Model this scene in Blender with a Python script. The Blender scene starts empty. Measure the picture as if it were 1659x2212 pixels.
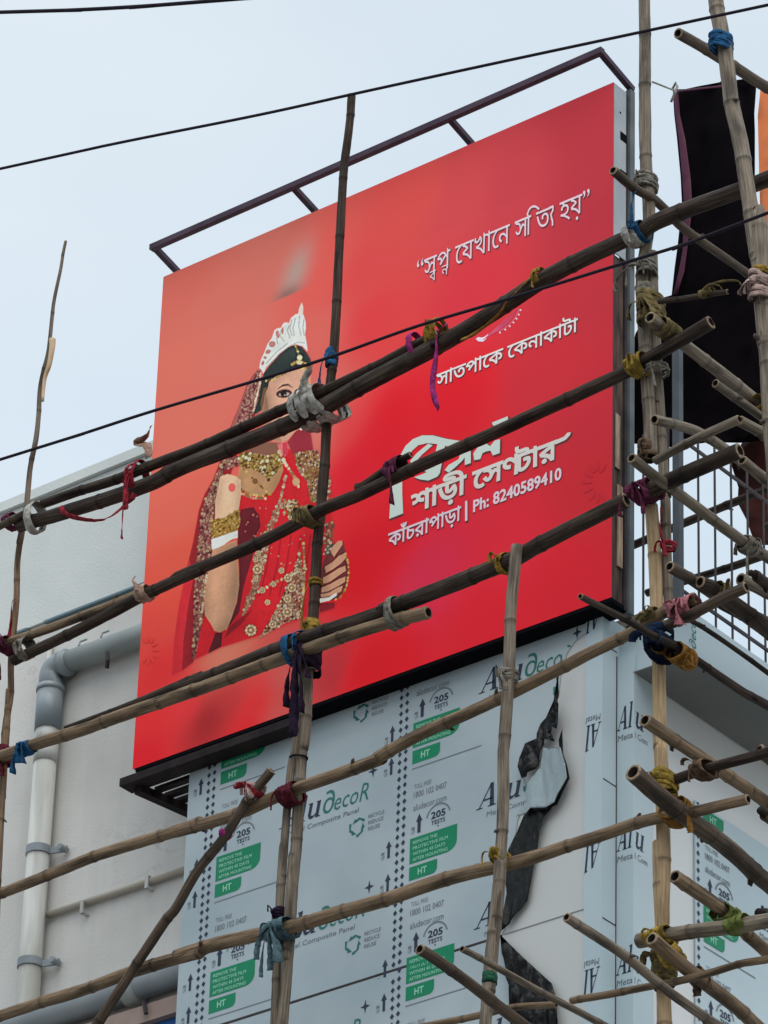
import bpy, bmesh, math, random
import numpy as np
from mathutils import Vector, Matrix, noise
from mathutils.geometry import tessellate_polygon, delaunay_2d_cdt

sc = bpy.context.scene
COL = sc.collection
R = math.radians
# ------------------------------------------------------------------ camera
# world: x runs along the billboard, y into the building, z up; z = 0 is the billboard's lower edge, the street is at GZ
GZ = -13.0
FOC, YAW, PITCH, ROLL = 10260.53, 0.688436, 0.539759, 0.0332064
CAM = Vector((11.68648, -15.94420, -11.39217))
fw = Vector((-math.sin(YAW)*math.cos(PITCH), math.cos(YAW)*math.cos(PITCH), math.sin(PITCH)))
rt = Vector((math.cos(YAW), math.sin(YAW), 0)); up = rt.cross(fw)
r2 = rt*math.cos(ROLL) + up*math.sin(ROLL); u2 = -rt*math.sin(ROLL) + up*math.cos(ROLL)
cd = bpy.data.cameras.new('camera'); cam = bpy.data.objects.new('camera', cd); COL.objects.link(cam)
m = Matrix.Identity(4)
for i in range(3):
    m[i][0], m[i][1], m[i][2], m[i][3] = r2[i], u2[i], -fw[i], CAM[i]
cam.matrix_world = m
cd.sensor_fit = 'VERTICAL'; cd.sensor_height = 36.0; cd.lens = FOC/2212.0*36.0
cd.clip_start = 0.1; cd.clip_end = 6000
sc.camera = cam
# ------------------------------------------------------------------ light
SUN_EL, SUN_AZ = R(52), math.atan2(-0.62, 0.78)      # towards the street side, to the right
w = bpy.data.worlds.new('World'); sc.world = w; w.use_nodes = True
nt = w.node_tree; N = nt.nodes; L = nt.links
bg = N['Background']; bg.inputs['Strength'].default_value = 0.1
sky = N.new('ShaderNodeTexSky'); sky.sky_type = 'NISHITA'; sky.sun_disc = False
sky.sun_elevation = SUN_EL; sky.sun_rotation = math.pi/2 - SUN_AZ
tc = N.new('ShaderNodeTexCoord'); mp = N.new('ShaderNodeMapping'); mp.inputs['Scale'].default_value = (1, 1, 2.2)
nz = N.new('ShaderNodeTexNoise'); nz.inputs['Scale'].default_value = 3.2; nz.inputs['Detail'].default_value = 4; nz.inputs['Roughness'].default_value = .5
cr = N.new('ShaderNodeValToRGB')
cr.color_ramp.elements[0].position = .32; cr.color_ramp.elements[0].color = (6.9, 8.15, 9.25, 1)
cr.color_ramp.elements[1].position = .68; cr.color_ramp.elements[1].color = (8.5, 9.4, 10.1, 1)
sx = N.new('ShaderNodeSeparateXYZ'); mr = N.new('ShaderNodeMapRange')
mr.inputs['From Min'].default_value = .62; mr.inputs['From Max'].default_value = 1; mr.inputs['To Min'].default_value = 1; mr.inputs['To Max'].default_value = 2.6
mr2 = N.new('ShaderNodeMapRange'); mr2.inputs['From Min'].default_value = .5; mr2.inputs['From Max'].default_value = .75
mr2.inputs['To Min'].default_value = 1.03; mr2.inputs['To Max'].default_value = .9
vm0 = N.new('ShaderNodeVectorMath'); vm0.operation = 'SCALE'
vm = N.new('ShaderNodeVectorMath'); vm.operation = 'SCALE'
mx = N.new('ShaderNodeMix'); mx.data_type = 'RGBA'; mx.inputs[0].default_value = .9
L.new(tc.outputs['Generated'], mp.inputs[0]); L.new(mp.outputs[0], nz.inputs['Vector']); L.new(nz.outputs['Fac'], cr.inputs[0])
L.new(tc.outputs['Generated'], sx.inputs[0]); L.new(sx.outputs['Z'], mr.inputs[0]); L.new(sx.outputs['Z'], mr2.inputs[0])
L.new(cr.outputs[0], vm0.inputs[0]); L.new(mr2.outputs[0], vm0.inputs['Scale'])
L.new(vm0.outputs[0], vm.inputs[0]); L.new(mr.outputs[0], vm.inputs['Scale'])
L.new(sky.outputs[0], mx.inputs[6]); L.new(vm.outputs[0], mx.inputs[7]); L.new(mx.outputs[2], bg.inputs['Color'])
sl = bpy.data.lights.new('sun', 'SUN'); sl.energy = 2.15; sl.angle = R(60); sl.color = (1, .96, .9)
so = bpy.data.objects.new('sun', sl); COL.objects.link(so)
sd = Vector((math.cos(SUN_EL)*math.cos(SUN_AZ), math.cos(SUN_EL)*math.sin(SUN_AZ), math.sin(SUN_EL)))
so.rotation_euler = (-sd).to_track_quat('-Z', 'Y').to_euler(); so.location = sd*30
vs = sc.view_settings; vs.view_transform = 'Standard'; vs.look = 'None'; vs.exposure = 0; vs.gamma = 1
sc.cycles.max_bounces = 6; sc.cycles.diffuse_bounces = 4
KI = 0.765        # light level on the street facade, used to turn seen print colours into ink colours

# ------------------------------------------------------------------ helpers
CR = {'R1': (1220.5, 54), 'R2': (1220.5, 540), 'R3': (1220.5, 1080.1), 'R4': (1220.5, 1627.7), 'C5': (810, 1080.1),
      'C6': (810, 1627.7), 'L1': (0, 486), 'L2': (0, 1026.1), 'L3': (0, 1627.7), 'M1': (378, 540), 'M2': (378, 1080.1), 'M3': (378, 1627.7)}
def dpx(k, a, b):
    if k == 'D': return a, b
    if k == 'T7': return 783 + .32552*a, 702 + .32552*b
    if k == 'T8': return 864 + .2767*a, 378 + .2767*b
    return CR[k][0] + .26434*a, CR[k][1] + .26434*b
def at(k, a, b, ax, val):
    """measured sight line met with the real plane  x/y/z = val"""
    px, py = dpx(k, a, b)
    d = (r2*(px - 829.5) - u2*(py - 1106.0) + fw*FOC)
    i = 'xyz'.index(ax)
    return CAM + d*((val - CAM[i])/d[i])
def lin(c):
    c /= 255.0
    return c/12.92 if c <= .04045 else ((c + .055)/1.055)**2.4
def ink(r, g, b):
    return tuple(min(.9, max(.004, lin(v)/KI)) for v in (r, g, b))

def mat(name, color, rough=.7, metal=0, spec=.3):
    mt = bpy.data.materials.new(name); mt.use_nodes = True
    p = mt.node_tree.nodes['Principled BSDF']
    p.inputs['Base Color'].default_value = (*color, 1); p.inputs['Roughness'].default_value = rough
    p.inputs['Metallic'].default_value = metal; p.inputs['Specular IOR Level'].default_value = spec
    return mt
def noisy(name, c0, c1, scale=5, rough=.8, bump=0, bscale=40, spec=.3, detail=6, stretch=(1, 1, 1), metal=0, lo=.35, hi=.65):
    mt = mat(name, c0, rough, metal, spec); t = mt.node_tree; n = t.nodes; l = t.links; p = n['Principled BSDF']
    tcn = n.new('ShaderNodeTexCoord'); mpn = n.new('ShaderNodeMapping'); mpn.inputs['Scale'].default_value = stretch
    z = n.new('ShaderNodeTexNoise'); z.inputs['Scale'].default_value = scale; z.inputs['Detail'].default_value = detail
    r = n.new('ShaderNodeValToRGB'); r.color_ramp.elements[0].position = lo; r.color_ramp.elements[1].position = hi
    r.color_ramp.elements[0].color = (*c0, 1); r.color_ramp.elements[1].color = (*c1, 1)
    l.new(tcn.outputs['Object'], mpn.inputs[0]); l.new(mpn.outputs[0], z.inputs['Vector']); l.new(z.outputs['Fac'], r.inputs[0]); l.new(r.outputs[0], p.inputs['Base Color'])
    if bump:
        z2 = n.new('ShaderNodeTexNoise'); z2.inputs['Scale'].default_value = bscale; z2.inputs['Detail'].default_value = 4
        b = n.new('ShaderNodeBump'); b.inputs['Strength'].default_value = bump; b.inputs['Distance'].default_value = .02
        l.new(mpn.outputs[0], z2.inputs['Vector']); l.new(z2.outputs['Fac'], b.inputs['Height']); l.new(b.outputs[0], p.inputs['Normal'])
    return mt

class MB:
    def __init__(s): s.v = []; s.f = []; s.mi = []; s.uv = None
    def face(s, idx, mi=0): s.f.append(tuple(idx)); s.mi.append(mi)
    def add(s, pts, faces, mi=0):
        o = len(s.v); s.v += [Vector(p) for p in pts]
        for f in faces: s.face([i + o for i in f], mi)
    def box(s, a, b, mi=0):
        x0, y0, z0 = a; x1, y1, z1 = b
        x0, x1 = min(x0, x1), max(x0, x1); y0, y1 = min(y0, y1), max(y0, y1); z0, z1 = min(z0, z1), max(z0, z1)
        s.add([(x0, y0, z0), (x1, y0, z0), (x1, y1, z0), (x0, y1, z0), (x0, y0, z1), (x1, y0, z1), (x1, y1, z1), (x0, y1, z1)],
              [(0, 3, 2, 1), (4, 5, 6, 7), (0, 1, 5, 4), (1, 2, 6, 5), (2, 3, 7, 6), (3, 0, 4, 7)], mi)
    def bar(s, p, q, w, h, upv=(0, 0, 1), mi=0):
        p = Vector(p); q = Vector(q); d = (q - p).normalized(); a = d.cross(Vector(upv))
        if a.length < 1e-4: a = d.cross(Vector((1, 0, 0)))
        a.normalize(); b = a.cross(d).normalized(); a *= w/2; b *= h/2
        s.add([p - a - b, p + a - b, p + a + b, p - a + b, q - a - b, q + a - b, q + a + b, q - a + b],
              [(0, 3, 2, 1), (4, 5, 6, 7), (0, 1, 5, 4), (1, 2, 6, 5), (2, 3, 7, 6), (3, 0, 4, 7)], mi)
    def tube(s, pts, rad, n=10, mi=0, caps=True):
        pts = [Vector(p) for p in pts]; k = len(pts)
        rad = rad if isinstance(rad, (list, tuple)) else [rad]*k
        o = len(s.v); prev = None
        for i, p in enumerate(pts):
            t = (pts[min(i + 1, k - 1)] - pts[max(i - 1, 0)]).normalized()
            if prev is None:
                a = t.cross(Vector((0, 0, 1)));  a = a if a.length > 1e-3 else t.cross(Vector((1, 0, 0)))
            else: a = prev - t*prev.dot(t)
            a.normalize(); prev = a; b = t.cross(a)
            for j in range(n):
                g = 2*math.pi*j/n; s.v.append(p + (a*math.cos(g) + b*math.sin(g))*rad[i])
        for i in range(k - 1):
            for j in range(n):
                s.face((o + i*n + j, o + i*n + (j + 1) % n, o + (i + 1)*n + (j + 1) % n, o + (i + 1)*n + j), mi)
        if caps:
            s.face([o + j for j in range(n)][::-1], mi); s.face([o + (k - 1)*n + j for j in range(n)], mi)
    def poly(s, pts3, mi=0):
        pts3 = [Vector(p) for p in pts3]; o = len(s.v); s.v += pts3
        for t in tessellate_polygon([pts3]): s.face([o + i for i in t], mi)
    def build(s, name, mats, parent=None, smooth=False):
        me = bpy.data.meshes.new(name); me.from_pydata(s.v, [], s.f)
        for mt in (mats if isinstance(mats, (list, tuple)) else [mats]): me.materials.append(mt)
        for i, p in enumerate(me.polygons):
            p.material_index = s.mi[i]; p.use_smooth = smooth
        me.update()
        o = bpy.data.objects.new(name, me); COL.objects.link(o)
        if parent: o.parent = parent
        return o
def tag(o, label, cat, group=None, kind=None):
    o['label'] = label; o['category'] = cat
    if group: o['group'] = group
    if kind: o['kind'] = kind
    return o
def thing(name, label, cat, loc=(0, 0, 0), group=None):
    o = bpy.data.objects.new(name, None); o.empty_display_size = .2; COL.objects.link(o)
    return tag(o, label, cat, group)
def facing(o, nrm):
    """turn every face of a flat print towards nrm"""
    me = o.data; bm = bmesh.new(); bm.from_mesh(me); nrm = Vector(nrm)
    bmesh.ops.remove_doubles(bm, verts=bm.verts, dist=1e-6)
    for f in bm.faces:
        f.normal_update()
        if f.normal.dot(nrm) < 0: f.normal_flip()
    bm.to_mesh(me); bm.free(); return o
def smooth_path(pts, n=8):
    pts = [Vector(p) for p in pts]
    if len(pts) == 2: return [pts[0].lerp(pts[1], i/n) for i in range(n + 1)]
    out = []; P = [pts[0]*2 - pts[1]] + pts + [pts[-1]*2 - pts[-2]]
    for i in range(1, len(P) - 2):
        a, b, c, d = P[i - 1:i + 3]
        for j in range(n):
            t = j/n
            out.append(.5*((2*b) + (c - a)*t + (2*a - 5*b + 4*c - d)*t*t + (3*b - a - 3*c + d)*t**3))
    out.append(pts[-1]); return out

# ------------------------------------------------------------------ materials
def bamboo_mat(name, c_dark, c_mid, c_light, grime=.5, spec=.25):
    mt = mat(name, c_mid, .62, 0, spec); t = mt.node_tree; n = t.nodes; l = t.links; p = n['Principled BSDF']
    uvn = n.new('ShaderNodeUVMap'); uvn.uv_map = 'UVMap'
    mpn = n.new('ShaderNodeMapping'); mpn.inputs['Scale'].default_value = (1.6, 9, 1)
    z = n.new('ShaderNodeTexNoise'); z.inputs['Scale'].default_value = 2.2; z.inputs['Detail'].default_value = 7; z.inputs['Roughness'].default_value = .65
    r = n.new('ShaderNodeValToRGB'); e = r.color_ramp.elements
    e[0].position = .3; e[0].color = (*c_dark, 1); e[1].position = .75; e[1].color = (*c_light, 1)
    q = e.new(.5); q.color = (*c_mid, 1)
    l.new(uvn.outputs[0], mpn.inputs[0]); l.new(mpn.outputs[0], z.inputs['Vector']); l.new(z.outputs['Fac'], r.inputs[0])
    # dark weather patches
    mp2 = n.new('ShaderNodeMapping'); mp2.inputs['Scale'].default_value = (2.4, 1.6, 1)
    z2 = n.new('ShaderNodeTexNoise'); z2.inputs['Scale'].default_value = 1.7; z2.inputs['Detail'].default_value = 5
    r2_ = n.new('ShaderNodeValToRGB'); r2_.color_ramp.elements[0].position = .47; r2_.color_ramp.elements[1].position = .66
    r2_.color_ramp.elements[0].color = (0, 0, 0, 1); r2_.color_ramp.elements[1].color = (grime,)*3 + (1,)
    l.new(uvn.outputs[0], mp2.inputs[0]); l.new(mp2.outputs[0], z2.inputs['Vector']); l.new(z2.outputs['Fac'], r2_.inputs[0])
    m1 = n.new('ShaderNodeMix'); m1.data_type = 'RGBA'; m1.inputs[7].default_value = (*[v*.35 for v in c_dark], 1)
    l.new(r2_.outputs[0], m1.inputs[0]); l.new(r.outputs[0], m1.inputs[6])
    at_ = n.new('ShaderNodeAttribute'); at_.attribute_name = 'node'
    m2 = n.new('ShaderNodeMix'); m2.data_type = 'RGBA'; m2.inputs[7].default_value = (*[v*.45 for v in c_dark], 1)
    l.new(at_.outputs['Fac'], m2.inputs[0]); l.new(m1.outputs[2], m2.inputs[6]); l.new(m2.outputs[2], p.inputs['Base Color'])
    mp3 = n.new('ShaderNodeMapping'); mp3.inputs['Scale'].default_value = (4, 40, 1)
    z3 = n.new('ShaderNodeTexNoise'); z3.inputs['Scale'].default_value = 2; z3.inputs['Detail'].default_value = 4
    b = n.new('ShaderNodeBump'); b.inputs['Strength'].default_value = .8; b.inputs['Distance'].default_value = .008
    l.new(uvn.outputs[0], mp3.inputs[0]); l.new(mp3.outputs[0], z3.inputs['Vector']); l.new(z3.outputs['Fac'], b.inputs['Height']); l.new(b.outputs[0], p.inputs['Normal'])
    return mt
BAM = {'dark': bamboo_mat('bamboo_dark', (.013, .008, .006), (.046, .031, .0225), (.135, .094, .07), .8, .14),
       'brown': bamboo_mat('bamboo_brown', (.03, .019, .013), (.085, .057, .037), (.19, .132, .088), .75),
       'tan': bamboo_mat('bamboo_tan', (.075, .045, .026), (.215, .143, .083), (.36, .262, .162), .75),
       'pale': bamboo_mat('bamboo_pale', (.22, .135, .068), (.44, .305, .168), (.58, .435, .265), .4),
       'grey': bamboo_mat('bamboo_grey', (.07, .052, .038), (.2, .158, .115), (.36, .298, .228), .75)}
M_cut = noisy('bamboo_cut', (.12, .085, .055), (.3, .22, .14), 60)
M_hole = mat('bamboo_hollow', (.012, .009, .007), .9)
M_wall = noisy('plaster_white', (.575, .60, .585), (.63, .65, .63), 2.2, .9, .12, 60, .2)
M_wall2 = noisy('plaster_stained', (.53, .515, .485), (.63, .615, .585), 1.6, .9, .12, 60, .2, lo=.3, hi=.6)
def add_cracks(mt):
    t = mt.node_tree; n = t.nodes; l = t.links; p = n['Principled BSDF']; src = p.inputs['Base Color'].links[0].from_socket
    tc_ = n.new('ShaderNodeTexCoord'); mp_ = n.new('ShaderNodeMapping'); mp_.inputs['Scale'].default_value = (.9, 1, 2.4); mp_.inputs['Rotation'].default_value = (0, -.12, 0)
    z = n.new('ShaderNodeTexNoise'); z.inputs['Scale'].default_value = 1.15; z.inputs['Detail'].default_value = 9; z.inputs['Roughness'].default_value = .62
    r = n.new('ShaderNodeValToRGB'); e = r.color_ramp.elements; e[0].position = .492; e[0].color = (0, 0, 0, 1); e[1].position = .508; e[1].color = (0, 0, 0, 1); q = e.new(.5); q.color = (1, 1, 1, 1)
    z2 = n.new('ShaderNodeTexNoise'); z2.inputs['Scale'].default_value = 1.3; r2 = n.new('ShaderNodeValToRGB'); r2.color_ramp.elements[0].position = .52; r2.color_ramp.elements[1].position = .68; r2.color_ramp.elements[1].color = (.4, .4, .4, 1)
    mu = n.new('ShaderNodeMath'); mu.operation = 'MULTIPLY'; mx_ = n.new('ShaderNodeMix'); mx_.data_type = 'RGBA'; mx_.inputs[7].default_value = (.16, .15, .14, 1)
    l.new(tc_.outputs['Object'], mp_.inputs[0]); l.new(mp_.outputs[0], z.inputs['Vector']); l.new(z.outputs['Fac'], r.inputs[0]); l.new(tc_.outputs['Object'], z2.inputs['Vector']); l.new(z2.outputs['Fac'], r2.inputs[0])
    l.new(r.outputs[0], mu.inputs[0]); l.new(r2.outputs[0], mu.inputs[1]); l.new(mu.outputs[0], mx_.inputs[0]); l.new(src, mx_.inputs[6]); l.new(mx_.outputs[2], p.inputs['Base Color'])
add_cracks(M_wall2)
def add_streaks(mt, amt=.2):
    t = mt.node_tree; n = t.nodes; l = t.links; p = n['Principled BSDF']; src = p.inputs['Base Color'].links[0].from_socket
    tc_ = n.new('ShaderNodeTexCoord'); mp_ = n.new('ShaderNodeMapping'); mp_.inputs['Scale'].default_value = (5, 5, .32)
    z = n.new('ShaderNodeTexNoise'); z.inputs['Scale'].default_value = 1.6; z.inputs['Detail'].default_value = 8
    r = n.new('ShaderNodeValToRGB'); r.color_ramp.elements[0].position = .5; r.color_ramp.elements[1].position = .78; r.color_ramp.elements[1].color = (amt*2, amt*2, amt*2, 1)
    mx_ = n.new('ShaderNodeMix'); mx_.data_type = 'RGBA'; mx_.inputs[7].default_value = (.2, .185, .16, 1)
    l.new(tc_.outputs['Object'], mp_.inputs[0]); l.new(mp_.outputs[0], z.inputs['Vector']); l.new(z.outputs['Fac'], r.inputs[0]); l.new(r.outputs[0], mx_.inputs[0]); l.new(src, mx_.inputs[6]); l.new(mx_.outputs[2], p.inputs['Base Color'])
add_streaks(M_wall2, .06); add_streaks(M_wall, .03)
M_ledgeshade = mat('ledge_shade_blue', (.12, .19, .22), .5)  # blue tone paints the shadow and bluish reflection along the ledge
M_pvc = noisy('pvc_grey', (.26, .285, .28), (.34, .36, .35), 3, .42)
M_pvcb = noisy('pvc_bluegrey', (.2, .235, .255), (.275, .305, .325), 4, .35)
M_pvcw = noisy('pvc_white', (.34, .335, .30), (.5, .5, .475), 5, .55, stretch=(2, 2, .22), lo=.38, hi=.56)
M_conduit = noisy('conduit_beige', (.36, .32, .26), (.43, .39, .33), 4, .6)
M_steel = noisy('steel_dark', (.02, .016, .02), (.05, .038, .042), 8, .55)
M_steelp = noisy('steel_primer', (.03, .014, .032), (.055, .03, .05), 9, .6)
M_steelg = noisy('steel_grey', (.2, .235, .255), (.27, .3, .32), 6, .45, metal=.0)
M_return = noisy('sheet_grey', (.27, .30, .33), (.34, .37, .39), 5, .45)
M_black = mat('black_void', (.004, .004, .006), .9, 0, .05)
M_wood = noisy('old_ply', (.018, .011, .009), (.10, .06, .042), 6, .8, stretch=(6, 6, .8))
M_panel = noisy('panel_bare', (.53, .545, .53), (.575, .585, .57), 1.2, .38, .03, 6, .5)
M_panelb = noisy('panel_side', (.62, .635, .635), (.67, .68, .68), 1.2, .4, .03, 6, .5)
M_film = noisy('film_blue', (.33, .405, .44), (.43, .50, .53), 1.5, .42, .3, 2.6, .35, lo=.3, hi=.62)
M_filml = noisy('film_light', (.43, .53, .575), (.485, .58, .62), 1.3, .38, .14, 4, .4)
M_filmblk = noisy('film_black_back', (.003, .003, .0035), (.012, .0125, .013), 7, .28, .05, 6, .16)
M_filmdk = noisy('film_grey_back', (.005, .0053, .0055), (.018, .019, .019), 5, .32, .05, 6, .2)
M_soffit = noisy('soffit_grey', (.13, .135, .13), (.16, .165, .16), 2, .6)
M_navy = mat('print_navy', (.022, .03, .062), .45)
M_pgreen = mat('print_green', (.0, .22, .1), .45)
M_pteal = mat('print_teal', (.02, .16, .13), .45)
M_pgrey = mat('print_grey', (.17, .19, .205), .45)
M_pmint = mat('print_mint', (.28, .6, .44), .45)
M_bluebd = mat('blue_hoarding', (.01, .085, .30), .45)
M_asph = noisy('asphalt', (.04, .04, .042), (.065, .063, .06), 3, .9, .2, 80)
M_pave = noisy('paving', (.26, .25, .23), (.34, .325, .3), 2, .9)
M_cable = mat('cable_black', (.019, .014, .022), .8, 0, .1)
M_cloth = {}
def cloth(name, c):
    if name not in M_cloth:
        M_cloth[name] = noisy('cloth_' + name, tuple(v*.35 for v in c), tuple(min(.9, v*1.25) for v in c), 30, .9, .5, 90, .1, lo=.3, hi=.7)
    return M_cloth[name]
CC = {'white': (.4, .385, .345), 'grey': (.22, .2, .165), 'purple': (.11, .022, .052), 'violet': (.02, .011, .028), 'red': (.26, .022, .034), 'blue': (.018, .085, .19),
      'darkblue': (.010, .022, .055), 'yellow': (.30, .2, .04), 'olive': (.165, .125, .055), 'gold': (.27, .165, .03), 'orange': (.27, .13, .03), 'pink': (.36, .135, .155),
      'palepink': (.36, .25, .225), 'magenta': (.29, .03, .16), 'maroon': (.11, .018, .03), 'teal': (.08, .135, .155), 'green': (.14, .17, .045), 'dgreen': (.02, .085, .05), 'brown': (.13, .085, .055),
      'skin': (.38, .24, .18), 'black': (.013, .011, .014)}

# ------------------------------------------------------------------ the setting
g = MB(); g.add([(-900, -900, GZ), (900, -900, GZ), (900, 900, GZ), (-900, 900, GZ)], [(0, 1, 2, 3)])
o = g.build('ground', M_pave); o['kind'] = 'structure'
g = MB(); g.add([(-300, -30, GZ + .004), (300, -30, GZ + .004), (300, -6, GZ + .004), (-300, -6, GZ + .004)], [(0, 1, 2, 3)])
o = g.build('road', M_asph); o['kind'] = 'structure'

# white plaster building: lower block, raised stair tower with its overhanging parapet
WY = .45; LEDGE = 1.447
bld = thing('white_building', 'white plaster building behind the scaffold with grey drain pipes on its street wall', 'building')
b = MB()
b.box((-14, WY, GZ), (-2.2, 9.0, LEDGE), 0)
o = b.build('wall', M_wall2, bld)
b = MB(); b.box((-2.196, WY + .002, GZ), (-.05, 9.0, -.10)); o = b.build('wall', M_wall2, bld)
b = MB(); b.box((-14, WY - .018, LEDGE + .003), (-2.2, WY + 1.5, 2.27)); b.build('parapet', M_wall, bld)
b = MB(); b.box((-14, WY - .045, 2.273), (-2.19, WY + 1.52, 2.335)); b.build('coping', M_wall, bld)
b = MB(); b.box((-4.17, WY - .030, LEDGE - .013), (-2.4, WY - .002, LEDGE + .0)); b.box((-14, WY - .030, LEDGE - .013), (-4.3, WY - .002, LEDGE)); b.build('ledge_shade_line', M_ledgeshade, bld)  # thin strips coloured as the shaded line beneath the ledge
b = MB(); b.box((-.42, .36, -.105), (-.06, .5, .11)); b.build('parapet_stub', noisy('plaster_beige', (.42, .35, .29), (.5, .43, .37), 4), bld)

# ------------------------------------------------------------------ drain pipes
def clamp(parent, c, r, axis, n=16):
    k = MB(); c = Vector(c)
    for dz in (-.016, .016):
        pass
    ring = []
    for i in range(n + 1):
        a = math.pi*(-.08 + 1.16*i/n) + math.pi
        if axis == 'z': ring.append(c + Vector((math.cos(a)*(r + .004), math.sin(a)*(r + .004), 0)))
        else: ring.append(c + Vector((0, math.sin(a)*(r + .004), math.cos(a)*(r + .004))))
    for i in range(n):
        k.bar(ring[i], ring[i + 1], .006, .045, (0, 0, 1) if axis == 'z' else (1, 0, 0))
    if axis == 'z':
        k.bar(c + Vector((r*.9, .02, -.005)), c + Vector((r + .10, .045, -.012)), .012, .035)
        k.tube([c + Vector((r + .085, .0, -.01)), c + Vector((r + .085, .06, -.01))], .018, 8)
    k.build('pipe_clamp', M_steelg, parent)
PY = WY - .075
pl = thing('drain_pipe', 'thick grey drain pipe bending down into a white pipe on the plaster wall', 'pipe')
cx = -4.035
b = MB(); b.tube([(-3.93, PY, 1.085), (-2.3, PY, 1.06)], .062, 20); b.build('horizontal_pipe', M_pvc, pl, True)
b = MB()
arc = [Vector((cx + .055 - .055*math.cos(t), PY, 1.03 + .055*math.sin(t))) for t in [i*math.pi/2/6 for i in range(7)]]
b.tube([(cx, PY, .93)] + arc + [(-3.9, PY, 1.085)], .068, 20)
b.tube([(cx, PY, .70), (cx, PY, .95)], .073, 20); b.tube([(cx, PY, .935), (cx, PY, .965)], .079, 20)
b.tube([(-3.955, PY, 1.084), (-3.915, PY, 1.084)], .076, 20)
b.build('elbow', M_pvcb, pl, True)
b = MB(); b.tube([(cx, PY, .60), (cx, PY, .71)], .0655, 20); b.tube([(cx, PY, .50), (cx, PY, .61)], .0665, 20); b.build('sleeve', M_pvcw, pl, True)
b = MB(); b.tube([(cx, PY, -8), (cx, PY, .52)], .0625, 20); b.build('down_pipe', M_pvcw, pl, True)
for z in (-.03, -.69): clamp(pl, (cx, PY, z), .0625, 'z')
for xx in (-3.82, -3.66):
    b = MB(); b.tube([(xx, PY - .03, 1.14), (xx + .0, PY - .02, 1.17), (xx + .03, PY, 1.185)], .006, 6); b.build('hook', M_steelg, pl)
b = MB(); b.tube([(-3.6, PY - .04, 1.02), (-3.585, PY - .05, 1.0), (-3.58, PY - .05, .965), (-3.6, PY - .03, .93)], .012, 6); b.build('hook', M_steel, pl)
pl2 = thing('conduit_pipe', 'slim beige pipe held by white clips across the lower plaster wall', 'pipe')
b = MB(); b.tube([(-3.985, WY - .025, -.398), (-2.9, WY - .025, -.41)], .019, 12); b.build('tube', M_conduit, pl2, True)
for k, xx, yy in (('L3', 690, 1265), ('L3', 1220, 1060)):
    p = at(k, xx, yy, 'y', WY - .03); b = MB()
    b.bar(p + Vector((0, -.02, .036)), p + Vector((0, -.02, -.036)), .022, .008, (0, 1, 0)); b.box(p + Vector((-.01, -.02, -.036)), p + Vector((.012, .03, -.026))); b.box(p + Vector((-.01, -.02, .028)), p + Vector((.012, .03, .037))); b.build('clip', M_pvcw, pl2)
pl3 = thing('drain_pipe', 'fat blue-grey drain pipe with a strap low on the wall above the blue board', 'pipe')
b = MB(); b.tube([(-9, PY, -1.055), (-2.3, PY, -1.02)], .075, 20); b.build('horizontal_pipe', M_pvcb, pl3, True)
p = at('L3', 1080, 1960, 'y', PY); clamp(pl3, (p.x, PY, -1.04), .075, 'x')
b = MB(); b.tube([(p.x - .03, PY, -1.041), (p.x + .05, PY, -1.04)], .083, 20); b.build('collar', M_pvc, pl3, True)
b = MB(); q = at('L3', 1185, 2070, 'y', PY - .05); b.tube([q + Vector((-.03, .02, .05)), q, q + Vector((.01, 0, -.04))], .012, 6); b.build('hook', M_steel, pl3)
b = MB(); b.tube([(-4.115, WY - .02, -3), (-4.115, WY - .02, 1.27)], .017, 10)
tag(b.build('conduit_pipe', M_pvcw, None, True), 'thin white upright conduit just left of the grey elbow pipe', 'pipe')
hb = thing('blue_board', 'blue signboard under the fat grey drain pipe', 'board')
b = MB(); b.box((-5.6, WY - .06, -2.6), (-2.76, WY - .02, -1.26)); b.build('face', M_bluebd, hb)
b = MB(); b.box((-5.6, WY - .10, -1.257), (-2.76, WY - .01, -1.16)); b.build('pipe_shade_strip', noisy('pipe_shade_brown', (.30, .22, .19), (.38, .29, .25), 4), hb)  # brown strip paints the shade beneath the fat drain pipe

# ------------------------------------------------------------------ composite cladding
AY = .11; XL = -2.75; XA1 = -.225; XA1R = -.126; Y2 = .217; X2 = -.025
clad = thing('panel_cladding', 'pale blue film-covered composite panels below the red billboard', 'cladding')
b = MB(); b.box((XL, AY, GZ), (XA1 - .002, WY - .004, -.006)); b.build('panel', M_panel, clad)
b = MB(); b.box((XA1, AY - .012, GZ), (XA1R, AY + .24, .0)); b.build('corner_strip', M_filml, clad)
b = MB(); b.box((XA1R - .05, Y2, GZ), (X2, Y2 + .16, -.19)); b.build('corner_strip', M_filml, clad)
b = MB()
for z in (-.17 - .73*k for k in range(9)):
    b.box((XA1R, AY + .0, z), (XA1R + .0015, Y2 - .001, z + .006)); 
b.box((XA1R - .001, Y2 - .005, GZ), (XA1R + .003, Y2 - .001, -.19))
b.build('seam', M_steel, clad)
# side facade
side = thing('side_cladding', 'white side facade with film-covered panels beneath an overhanging pale blue band', 'cladding')
b = MB(); b.box((-.3, Y2 + .17, GZ), (-.04, 9, -.302)); b.build('wall', M_panelb, side)
b = MB(); b.box((-.28, Y2 + .02, -.30), (.30, 9, -.064)); b.build('band', M_filml, side)
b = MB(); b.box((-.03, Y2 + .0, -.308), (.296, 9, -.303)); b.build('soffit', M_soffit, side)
PBY = at('R4', 1065, 1200, 'x', -.03).y
PBZ = at('R4', 1300, 620, 'x', -.03).z + .055
b = MB(); b.box((-.036, PBY, GZ), (-.028, 9, PBZ)); b.build('film_sheet', M_filml, side)
SIDEX = -.027

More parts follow.
